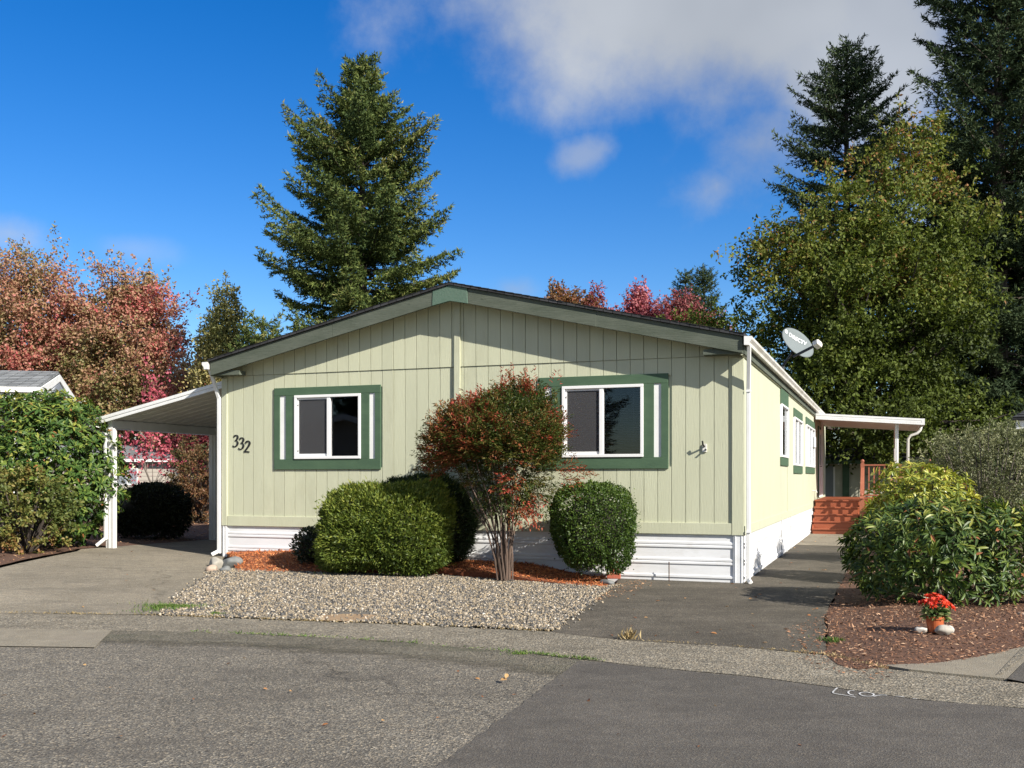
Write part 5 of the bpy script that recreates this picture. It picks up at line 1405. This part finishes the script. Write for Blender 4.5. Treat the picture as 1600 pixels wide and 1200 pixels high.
# little autumn trees above the right roof slope
D_ = 62.
broadleaf('orange_tree', 'small orange brown tree showing just over the roof', (bx(893), D_, 0), 13, [(-.6, 0, 11.0, .8, .8, 1.6), (.3, 0, 10.6, 1.0, .8, 1.6), (-1.1, 0, 12.0, .35, .4, .8)], 380, L_ortree, .19, .12, 61, group='autumn trees showing over the roof', up=1.3, limbs=12, tint=lambda P, rr, C: rr.random(len(P)))
broadleaf('red_tree', 'slim red tree in the middle of those over the roof', (bx(938), D_, 0), 13, [(-.2, 0, 10.9, .5, .5, 1.7), (.6, 0, 10.1, .7, .6, 1.3), (-.9, 0, 10.0, .7, .6, 1.2), (1.4, 0, 9.9, .7, .6, 1.0)], 330, L_redt, .19, .12, 62, group='autumn trees showing over the roof', up=1.6, limbs=12, tint=lambda P, rr, C: rr.random(len(P)) * .7)
broadleaf('red_tree', 'pinkish red tree left of the small conifer over the roof', (bx(1003), D_, 0), 13.5, [(-.1, 0, 11.0, .85, .8, 2.0), (.8, 0, 10.0, 1.0, .8, 1.4), (-.9, 0, 10.2, .8, .8, 1.1)], 560, L_redt, .19, .12, 63, group='autumn trees showing over the roof', up=1.5, limbs=14, tint=lambda P, rr, C: .35 + rr.random(len(P)) * .65)
broadleaf('red_tree', 'thinning dark red tree in front of the small conifer', (bx(1070), D_ + 2, 0), 14, [(-.6, 0, 10.9, 1.0, .9, 1.5), (.3, 0, 11.4, .8, .8, 1.7), (1.3, 0, 10.4, .9, .8, 1.3), (-1.8, 0, 10.3, 1.0, .8, 1.2), (2.2, 0, 10.2, .9, .6, 1.0)], 430, L_redt, .17, .11, 64, group='autumn trees showing over the roof', up=1.2, limbs=24, bark='bark_pale', tint=lambda P, rr, C: rr.random(len(P)) * .55)
# the big yellow green tree on the right
D_ = 38.
vt = mix_tint(9, .52, .26, .028, 7.)
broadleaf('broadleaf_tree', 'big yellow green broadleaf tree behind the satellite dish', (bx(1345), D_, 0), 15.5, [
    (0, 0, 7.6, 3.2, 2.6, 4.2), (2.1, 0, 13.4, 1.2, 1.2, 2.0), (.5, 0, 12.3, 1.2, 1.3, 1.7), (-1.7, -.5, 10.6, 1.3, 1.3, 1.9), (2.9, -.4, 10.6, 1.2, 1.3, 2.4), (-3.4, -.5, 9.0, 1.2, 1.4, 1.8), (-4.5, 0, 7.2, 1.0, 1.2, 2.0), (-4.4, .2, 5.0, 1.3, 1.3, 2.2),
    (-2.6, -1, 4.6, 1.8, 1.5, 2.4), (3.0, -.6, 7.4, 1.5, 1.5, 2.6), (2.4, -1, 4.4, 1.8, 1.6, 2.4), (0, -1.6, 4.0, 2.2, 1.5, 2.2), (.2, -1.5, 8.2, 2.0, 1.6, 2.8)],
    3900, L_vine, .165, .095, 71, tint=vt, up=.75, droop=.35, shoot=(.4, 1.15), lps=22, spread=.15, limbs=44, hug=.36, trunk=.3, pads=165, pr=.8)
broadleaf('broadleaf_tree', 'shaded green broadleaf tree right of the big yellow green one', (bx(1520), D_ + 5, 0), 11, [(0, 0, 4.6, 2.2, 1.6, 3.0), (2.2, 0, 4.0, 2.0, 1.4, 2.8), (-.8, -.4, 7.4, 1.3, 1.2, 2.4), (.6, -1, 3.0, 2.6, 1.3, 2.0)], 1050, L_vine, .16, .09, 72, tint=mix_tint(10, .22, .2, .02, 6.), up=.2, droop=.5, shoot=(.35, .9), lps=24, spread=.17, hug=.4, pads=75, pr=.85)  # darker tint puts part of the shade into the leaf colour
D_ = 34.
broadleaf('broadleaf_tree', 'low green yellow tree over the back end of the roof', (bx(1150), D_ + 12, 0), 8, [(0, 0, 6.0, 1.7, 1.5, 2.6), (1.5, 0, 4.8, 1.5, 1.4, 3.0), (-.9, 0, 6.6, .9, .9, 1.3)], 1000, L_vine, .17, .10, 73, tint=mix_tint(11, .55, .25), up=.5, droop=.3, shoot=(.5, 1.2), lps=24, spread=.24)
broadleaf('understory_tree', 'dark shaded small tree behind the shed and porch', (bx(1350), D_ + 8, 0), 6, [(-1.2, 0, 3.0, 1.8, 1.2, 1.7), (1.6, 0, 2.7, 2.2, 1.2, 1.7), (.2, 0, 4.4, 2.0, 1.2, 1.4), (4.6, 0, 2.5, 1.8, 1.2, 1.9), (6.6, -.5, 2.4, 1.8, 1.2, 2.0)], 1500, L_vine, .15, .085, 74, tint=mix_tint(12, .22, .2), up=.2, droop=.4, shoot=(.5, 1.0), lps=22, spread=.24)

# --- firs
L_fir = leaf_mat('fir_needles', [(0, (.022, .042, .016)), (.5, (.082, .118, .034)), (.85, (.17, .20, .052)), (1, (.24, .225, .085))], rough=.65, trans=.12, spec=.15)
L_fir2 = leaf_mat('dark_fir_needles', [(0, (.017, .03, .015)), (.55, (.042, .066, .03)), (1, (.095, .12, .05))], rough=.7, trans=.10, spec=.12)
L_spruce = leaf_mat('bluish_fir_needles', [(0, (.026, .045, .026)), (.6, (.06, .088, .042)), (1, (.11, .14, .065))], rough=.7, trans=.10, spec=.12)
def fir(name, label, loc, H, R0, z0, seed, m, step=.45, nb=(4, 7), nl=.17, nw=.036, dens=1.0, prof=None, cat='fir tree', group=None, trunk=.34, gap=.0, bl=1.0, sparse=0.):
    rr = np.random.default_rng(seed); root = thing(name, label, cat, loc, 0, group)
    prof = prof or (lambda f: np.interp(1 - f, [0, .077, .163, .284, .456, .577, .75, 1], [.04, .22, .42, .70, .95, 1.0, 1.0, 1.0]))
    bp, bd, bln, btn = [], [], [], []; wood = MB(); z = z0
    while z < H - .35:
        f = (z - z0) / (H - z0); Rz = R0 * prof(f) * (.95 + .13 * math.sin(f * 21 + seed)); az0 = rr.uniform(0, 6.28); q = rr.integers(*nb)
        for j in range(q):
            if rr.random() < gap: continue
            a = az0 + 6.283 * j / q + rr.normal() * .25; ln = Rz * (rr.uniform(.72, 1.06) if rr.random() > .10 else rr.uniform(1.05, 1.22)) + .22
            e0 = -.38 + .85 * f + rr.normal() * .12; c = .42 - .25 * f
            zz = z + rr.normal() * .12; br_t = rr.normal() * .14
            out = np.array([math.cos(a), math.sin(a), 0]); sd = np.array([-math.sin(a), math.cos(a), 0]); sw = rr.normal() * .12
            def pos(s): return out * (ln * s) + sd * (ln * sw * s * s) + np.array([0, 0, zz + ln * (e0 * s + c * s * s)])
            if ln > .5: wood.tube([pos(0), pos(.4), pos(.95)], [.02 + .012 * ln, .012 + .007 * ln, .006], 4, cap=False)
            s = .12 + .1 * rr.random()
            ds = .17 / ln
            while s <= 1.0:
                p = pos(s); tg = unit(pos(min(1, s + .05)) - pos(s - .05)); 
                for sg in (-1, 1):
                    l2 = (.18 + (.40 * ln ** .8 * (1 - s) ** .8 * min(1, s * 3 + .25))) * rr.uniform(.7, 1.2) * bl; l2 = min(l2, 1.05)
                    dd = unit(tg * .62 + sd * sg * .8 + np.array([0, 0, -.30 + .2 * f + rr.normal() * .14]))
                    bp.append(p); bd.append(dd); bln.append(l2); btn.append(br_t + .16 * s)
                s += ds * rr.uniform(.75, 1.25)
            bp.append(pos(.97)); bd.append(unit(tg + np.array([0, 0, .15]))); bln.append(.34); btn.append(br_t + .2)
        z += step * rr.uniform(.7, 1.3) * (1.0 if f < .75 else .7)
    for j in range(10): bp.append(np.array([0, 0, H - .9 + .08 * j])); bd.append(unit(rr.normal(size=3) * .35 + (0, 0, 1.))); bln.append(.4); btn.append(.1)
    bp, bd, bln, btn = np.array(bp), np.array(bd), np.array(bln), np.array(btn)
    cnt = np.maximum(4, (bln / .03 * dens)).astype(int); idx = np.repeat(np.arange(len(bp)), cnt); k = len(idx); t = rr.random(k)
    P = bp[idx] + bd[idx] * (bln[idx] * t)[:, None] + rr.normal(size=(k, 3)) * .03; P[:, 2] -= .18 * (bln[idx] * t) ** 2
    D = bd[idx] * .75 + rr.normal(size=(k, 3)) * .55 + (0, 0, .10)
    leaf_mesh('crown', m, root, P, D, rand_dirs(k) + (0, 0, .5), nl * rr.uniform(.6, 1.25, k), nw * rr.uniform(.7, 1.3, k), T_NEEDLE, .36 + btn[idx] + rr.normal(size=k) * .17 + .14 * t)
    wood.tube([(0, 0, 0), (.03, 0, H * .4), (0, .02, H * .75), (0, 0, H - .3)], [trunk, trunk * .72, trunk * .36, .02], 10)
    wood.build('trunk', M['bark'], root)
    return root
D_ = 47.
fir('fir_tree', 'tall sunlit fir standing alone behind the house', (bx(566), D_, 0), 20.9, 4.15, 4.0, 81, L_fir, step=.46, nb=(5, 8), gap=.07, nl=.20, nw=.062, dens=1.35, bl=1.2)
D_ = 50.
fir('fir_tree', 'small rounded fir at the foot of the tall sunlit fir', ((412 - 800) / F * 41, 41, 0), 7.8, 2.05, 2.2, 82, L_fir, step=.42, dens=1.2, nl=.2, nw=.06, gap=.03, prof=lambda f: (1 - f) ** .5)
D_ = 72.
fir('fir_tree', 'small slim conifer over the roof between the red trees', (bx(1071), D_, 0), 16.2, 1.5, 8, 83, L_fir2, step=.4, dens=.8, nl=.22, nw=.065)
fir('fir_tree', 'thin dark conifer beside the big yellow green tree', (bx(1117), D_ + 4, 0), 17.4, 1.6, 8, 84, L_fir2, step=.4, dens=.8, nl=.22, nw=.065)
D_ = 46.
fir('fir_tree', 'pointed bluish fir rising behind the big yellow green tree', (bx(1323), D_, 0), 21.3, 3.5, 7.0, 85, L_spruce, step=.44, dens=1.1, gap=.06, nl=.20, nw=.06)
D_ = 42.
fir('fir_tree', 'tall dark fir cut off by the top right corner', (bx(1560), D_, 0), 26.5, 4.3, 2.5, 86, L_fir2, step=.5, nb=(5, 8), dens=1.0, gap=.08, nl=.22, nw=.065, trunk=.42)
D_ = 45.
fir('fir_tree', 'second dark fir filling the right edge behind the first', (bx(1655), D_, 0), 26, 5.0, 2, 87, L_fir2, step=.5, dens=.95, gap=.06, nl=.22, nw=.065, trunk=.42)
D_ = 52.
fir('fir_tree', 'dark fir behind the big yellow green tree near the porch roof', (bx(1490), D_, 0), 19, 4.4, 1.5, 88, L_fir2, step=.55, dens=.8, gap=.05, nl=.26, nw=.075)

# ================================================================== OTHER BUILDINGS
def roof_slab(name, m, parent, pts, th=.06):
    """A sloping slab from four corner points; UVs in metres for the shingle courses."""
    mb = MB(); p = [Vector(q) for q in pts]; mb.hexa([tuple(q) for q in p] + [(q.x, q.y, q.z + th) for q in p])
    o = mb.build(name, m, parent)
    uv = o.data.uv_layers.new(name='UVMap'); e = (p[1] - p[0]).normalized(); f = (p[3] - p[0]); f = (f - e * f.dot(e)).normalized()
    for lp in o.data.loops:
        q = o.data.vertices[lp.vertex_index].co - p[0]; uv.data[lp.index].uv = (q.dot(e), q.dot(f))
    return o
def shingle_courses(parent, m, pts, n, name='shingle_course'):
    """Overlapping shingle courses, each lifted a little over the one below."""
    p = [Vector(q) for q in pts]
    for k in range(n):
        a0, a1 = p[0].lerp(p[3], k / n), p[0].lerp(p[3], (k + 1.1) / n); b0, b1 = p[1].lerp(p[2], k / n), p[1].lerp(p[2], (k + 1.1) / n)
        up = Vector((0, 0, 1)); mb = MB()
        q = [a0 + up * .03, b0 + up * .03, b1 + up * .008, a1 + up * .008]
        mb.hexa([tuple(v - up * .012) for v in q] + [tuple(v) for v in q])
        o = mb.build(name, m, parent); uv = o.data.uv_layers.new(name='UVMap'); e = (p[1] - p[0]).normalized()
        for lp in o.data.loops:
            c = o.data.vertices[lp.vertex_index].co; uv.data[lp.index].uv = ((c - p[0]).dot(e) + k * .11, (c - a0).length * 0 + k * .14 + .05)

def left_neighbour():
    ph = math.radians(11.4)
    root = thing('neighbour_house', 'white gabled neighbour house with a grey shingle roof behind the left rhododendron', 'house', (-10.76, 23, 0), ph)
    W, LN = 3.5, 7.5; ze = 3.52; zr = 4.0; o = .02
    # local: x to the right along the street, y away
    box_part('wall', M['white'], root, -LN, -1.3, .5, W - .1, 0, ze - .12)
    box_part('wall', M['white'], root, -1.29, -1.2, .45, W - .1, 2.9, ze - .12)
    box_part('window', M['inside'], root, -5.0, -3.4, .47, .499, 1.2, 2.3)
    gm = MB(); gm.prism([(0, 0, ze - .16), (0, W, ze - .16), (0, W, ze + .02), (0, W / 2, zr), (0, 0, ze + .02)], (-.08, 0, 0)); gm.build('gable', M['white'], root)
    vm = MB(); vm.prism([(.003, W * .30, ze + .03), (.003, W * .70, ze + .03), (.003, W / 2, zr - .16)], (.02, 0, 0)); vm.build('gable_vent', M['vent_grey'], root)
    for s in (0, 1):
        y = 0 if s == 0 else W
        MB().prism([(.012, y, ze - .16), (.012, y, ze + .05), (.012, W / 2, zr + .03), (.012, W / 2, zr - .13)], (.03, 0, 0)).build('rake_board', M['white'], root)
    a = [(-LN, -.28, ze - .03), (.0, -.28, ze - .03), (.0, W / 2, zr + .05), (-LN, W / 2, zr + .05)]
    roof_slab('roof', M['shingle_grey'], root, a, .05); shingle_courses(root, M['shingle_grey'], [(q[0], q[1], q[2] + .05) for q in a], 10)
    roof_slab('roof', M['shingle_grey'], root, [(.0, W + .28, ze - .03), (-LN, W + .28, ze - .03), (-LN, W / 2, zr + .05), (.0, W / 2, zr + .05)], .05)
    MB().box(-LN, .1, -.40, -.283, ze - .10, ze + .01).box(-LN, .1, -.40, -.39, ze + .01, ze + .02).build('gutter', M['white'], root, bevel=.006)
    MB().box(-LN, .0, -.275, -.22, ze - .30, ze - .11).build('fascia', M['white'], root)
    MB().bar((-.5, -.34, ze - .1), (-.5, -.20, ze - .45), .07, .06, (0, 1, 0)).bar((-.5, -.20, ze - .43), (-.5, -.20, .2), .07, .06, (0, 1, 0)).build('downspout', M['white'], root, bevel=.006)
    box_part('porch_post', M['white'], root, -.1, -.0, .1, .2, 0, ze - .16)
    MB().box(.05, .2, W + .2, W + .32, ze - .12, ze + .02).build('gutter_end', M['white'], root)
    MB().tube([(-2.2, -.2, 2.75), (-1.4, -.1, 2.9), (-1.2, .2, 2.9)], .05).build('pipe', M['white'], root)
left_neighbour()

def beige_house():
    D = 50.; x0, x1 = (150 - 800) / F * D, (279 - 800) / F * D
    root = thing('beige_house', 'far beige house with a grey roof seen through the carport', 'house', (x1, D, 0), 0)
    L = x1 - x0 + 4; ze = 2.42; zr = 3.12; Wd = 4.4
    wi = [(-3.05, -2.0, 1.15, 2.0)]
    # lap siding as real courses
    z = 0
    mbs = []
    while z < ze - .05:
        mb = MB()
        for (a, b) in ((-L, wi[0][0]), (wi[0][0], wi[0][1]), (wi[0][1], 0)):
            if a == wi[0][0] and wi[0][2] - .05 < z < wi[0][3]: continue
            mb.hexa([(a, -.02, z), (b, -.02, z), (b, .05, z), (a, .05, z), (a, -.002, z + .2), (b, -.002, z + .2), (b, .05, z + .2), (a, .05, z + .2)])
        mb.build('lap_board', M['neighbour_wall'], root); z += .2
    box_part('wall', M['neighbour_wall'], root, -L, -.01, .052, Wd, 0, ze) if False else box_part('side_wall', M['neighbour_wall'], root, -.1, 0, .06, Wd, 0, ze)
    f = MB(); a, b, c, d = wi[0]
    f.box(a, b, -.03, .04, c, c + .07); f.box(a, b, -.03, .04, d - .07, d); f.box(a, a + .07, -.03, .04, c + .07, d - .07); f.box(b - .07, b, -.03, .04, c + .07, d - .07); f.box((a + b) / 2 - .035, (a + b) / 2 + .035, -.03, .04, c + .07, d - .07)
    w = f.build('window', M['white'], root); box_part('pane', M['vent_grey'], w, a + .07, b - .07, .0, .01, c + .07, d - .07)
    r = [(-L, -.35, ze - .03), (.3, -.35, ze - .03), (.0, Wd / 2, zr), (-L, Wd / 2, zr)]
    roof_slab('roof', M['shingle_grey'], root, r, .05); shingle_courses(root, M['shingle_grey'], [(q[0], q[1], q[2] + .05) for q in r], 10)
    roof_slab('roof', M['shingle_grey'], root, [(.3, Wd + .35, ze - .03), (-L, Wd + .35, ze - .03), (-L, Wd / 2, zr), (0, Wd / 2, zr)], .05)
    MB().prism([(.3, -.36, ze - .12), (.3, -.36, ze + .05), (.02, Wd / 2, zr + .08), (.02, Wd / 2, zr - .1)], (.04, 0, 0)).build('rake_board', M['white'], root)
    MB().box(-L, .3, -.40, -.355, ze - .12, ze + .02).build('fascia', M['white'], root)
    MB().prism([(.0, .05, ze), (.0, Wd, ze), (0, Wd / 2, zr - .05)], (-.05, 0, 0)).build('gable', M['neighbour_wall'], root)
beige_house()

def shed():
    root = thing('shed', 'small cream shed with a grey door and dark shingle roof behind the porch', 'shed', (11.75, 38, 0), -TH)
    ze = 2.16; W, Dp = 3.4, 2.6
    box_part('wall', M['shed_wall'], root, .9, W, 0, Dp, 0, ze)
    box_part('wall', M['shed_wall'], root, -.6, .9, .02, Dp, 0, ze - .002)
    x = .95
    while x < W - .1: box_part('batten', M['shed_wall'], root, x, x + .03, -.016, -.001, .02, ze - .15); x += .3
    d = box_part('door', M['door_grey'], root, -.2, .33, -.03, .018, .05, 1.95, bevel=.006)
    box_part('door_panel', M['door_grey'], d, -.12, .25, -.036, -.0305, 1.05, 1.85); box_part('door_panel', M['door_grey'], d, -.12, .25, -.036, -.0305, .15, .95)
    box_part('trim_board', M['white'], root, -.27, -.203, -.03, .018, .0, 2.0); box_part('trim_board', M['white'], root, .333, .39, -.03, .018, 0, 2.0)
    box_part('trim_board', M['trim_green'], root, .66, .90, -.035, -.002, 0, ze - .05)
    a = [(-.9, -.4, ze - .06), (W + .3, -.4, ze - .06), (W + .3, 1.5, ze + .42), (-.9, 1.5, ze + .42)]
    roof_slab('roof', M['shingle_dark'], root, a, .05); shingle_courses(root, M['shingle_dark'], [(q[0], q[1], q[2] + .05) for q in a], 9)
    roof_slab('roof', M['shingle_dark'], root, [(W + .3, Dp + .5, ze), (-.9, Dp + .5, ze), (-.9, 1.5, ze + .42), (W + .3, 1.5, ze + .42)], .05)
    box_part('fascia', M['trim_green'], root, -.9, W + .3, -.43, -.402, ze - .13, ze + .0)
    for k in range(8): box_part('rafter_tail', M['white'], root, .1 + .42 * k, .15 + .42 * k, -.43, -.0, ze - .18, ze - .131)
shed()

def right_neighbour():
    root = thing('grey_house', 'grey neighbour house corner at the right edge of the picture', 'house', (12.05, 24, 0), -.56)
    box_part('wall', M['grey_wall'], root, .25, 6, .2, 8, 0, 2.75)
    z = .05
    while z < 2.6: MB().hexa([(.25, .17, z), (6, .17, z), (6, .199, z), (.25, .199, z), (.25, .19, z + .19), (6, .19, z + .19), (6, .199, z + .19), (.25, .199, z + .19)]).build('lap_board', M['grey_wall'], root); z += .2
    box_part('corner_board', M['white'], root, .16, .249, .15, .25, 0, 2.7)
    box_part('fascia', M['white'], root, -.05, 6, -.16, -.12, 2.66, 2.86)
    box_part('soffit', M['white'], root, -.02, 6, -.119, .198, 2.70, 2.72)
    a = [(-.12, -.22, 2.86), (6, -.22, 2.86), (6, 3.5, 3.9), (.9, 3.5, 3.9)]
    roof_slab('roof', M['shingle_dark'], root, a, .06); shingle_courses(root, M['shingle_dark'], [(q[0], q[1], q[2] + .06) for q in a], 14)
right_neighbour()

# a bit of reddish fence past the carport
fn = thing('wooden_fence', 'short reddish wooden fence behind the far carport post', 'fence', (-8.55, 30.5, .15), -TH)
for k in range(14):
    box_part('fence_board', M['fence_red'], fn, .14 * k, .14 * k + .132, 0, .02, 0, 1.15 + R.uniform(-.01, .01))
for z in (.25, .95): box_part('fence_rail', M['fence_red'], fn, 0, 1.95, .021, .06, z, z + .08)

# house across the street: seen in the photo only as reflections in the front windows
def street_house():
    root = thing('street_house', 'white gabled house across the street, mirrored in the front windows', 'house', (-25, -2, 0), math.radians(-42))
    W, L, ze = 9.0, 12.0, 2.9
    wl = MB().box(-W / 2, W / 2, -L, 0, 0, ze); wl.prism([(-W / 2, 0, ze), (W / 2, 0, ze), (0, 0, ze + 1.3)], (0, -.1, 0)); wl.build('wall', M['neighbour_wall'], root)
    for s in (-1, 1):
        roof_slab('roof', M['shingle_dark'], root, [(s * (W / 2 + .4), .4, ze - .1), (s * (W / 2 + .4), -L - .4, ze - .1), (0, -L - .4, ze + 1.42), (0, .4, ze + 1.42)], .1)
        MB().prism([(s * (W / 2 + .4), .42, ze - .3), (s * (W / 2 + .4), .42, ze - .06), (0, .42, ze + 1.46), (0, .42, ze + 1.2)], (0, .05, 0)).build('rake_board', M['white'], root)
    for x in (-2.6, 2.2):
        w = MB().box(x - .7, x + .7, .01, .05, 1.1, 2.2).build('window', M['white'], root); box_part('pane', M['glass'], w, x - .62, x + .62, .051, .056, 1.18, 2.12)
street_house()
def copy_tree(src, loc, rz, s, label):
    c = src.copy(); COL.objects.link(c); c.location = loc; c.rotation_euler = (0, 0, rz); c.scale = (s, s, s); c['label'] = label
    for ch in list(src.children):
        d = ch.copy(); COL.objects.link(d); d.parent = c
FIRS = [o for o in COL.objects if o.parent is None and o.name.startswith('fir_tree')]
for (x, y, s, lab) in ((-36, -12, .8, 'unseen fir added to darken window reflections, left of the street house gable'), (-27, -20, .9, 'unseen fir added to darken window reflections, right of the street house gable'),
                       (-43, 0, .7, 'unseen fir added to darken window reflections, at the far end of the street house'), (-19, -24, .8, 'unseen fir added to darken window reflections, alone behind the viewer')):
    copy_tree(FIRS[1] if s < .85 else FIRS[5], (x, y, -.1), x, s * (1.5 if s < .85 else 1), lab)  # unseen firs, added so the front panes reflect something dark
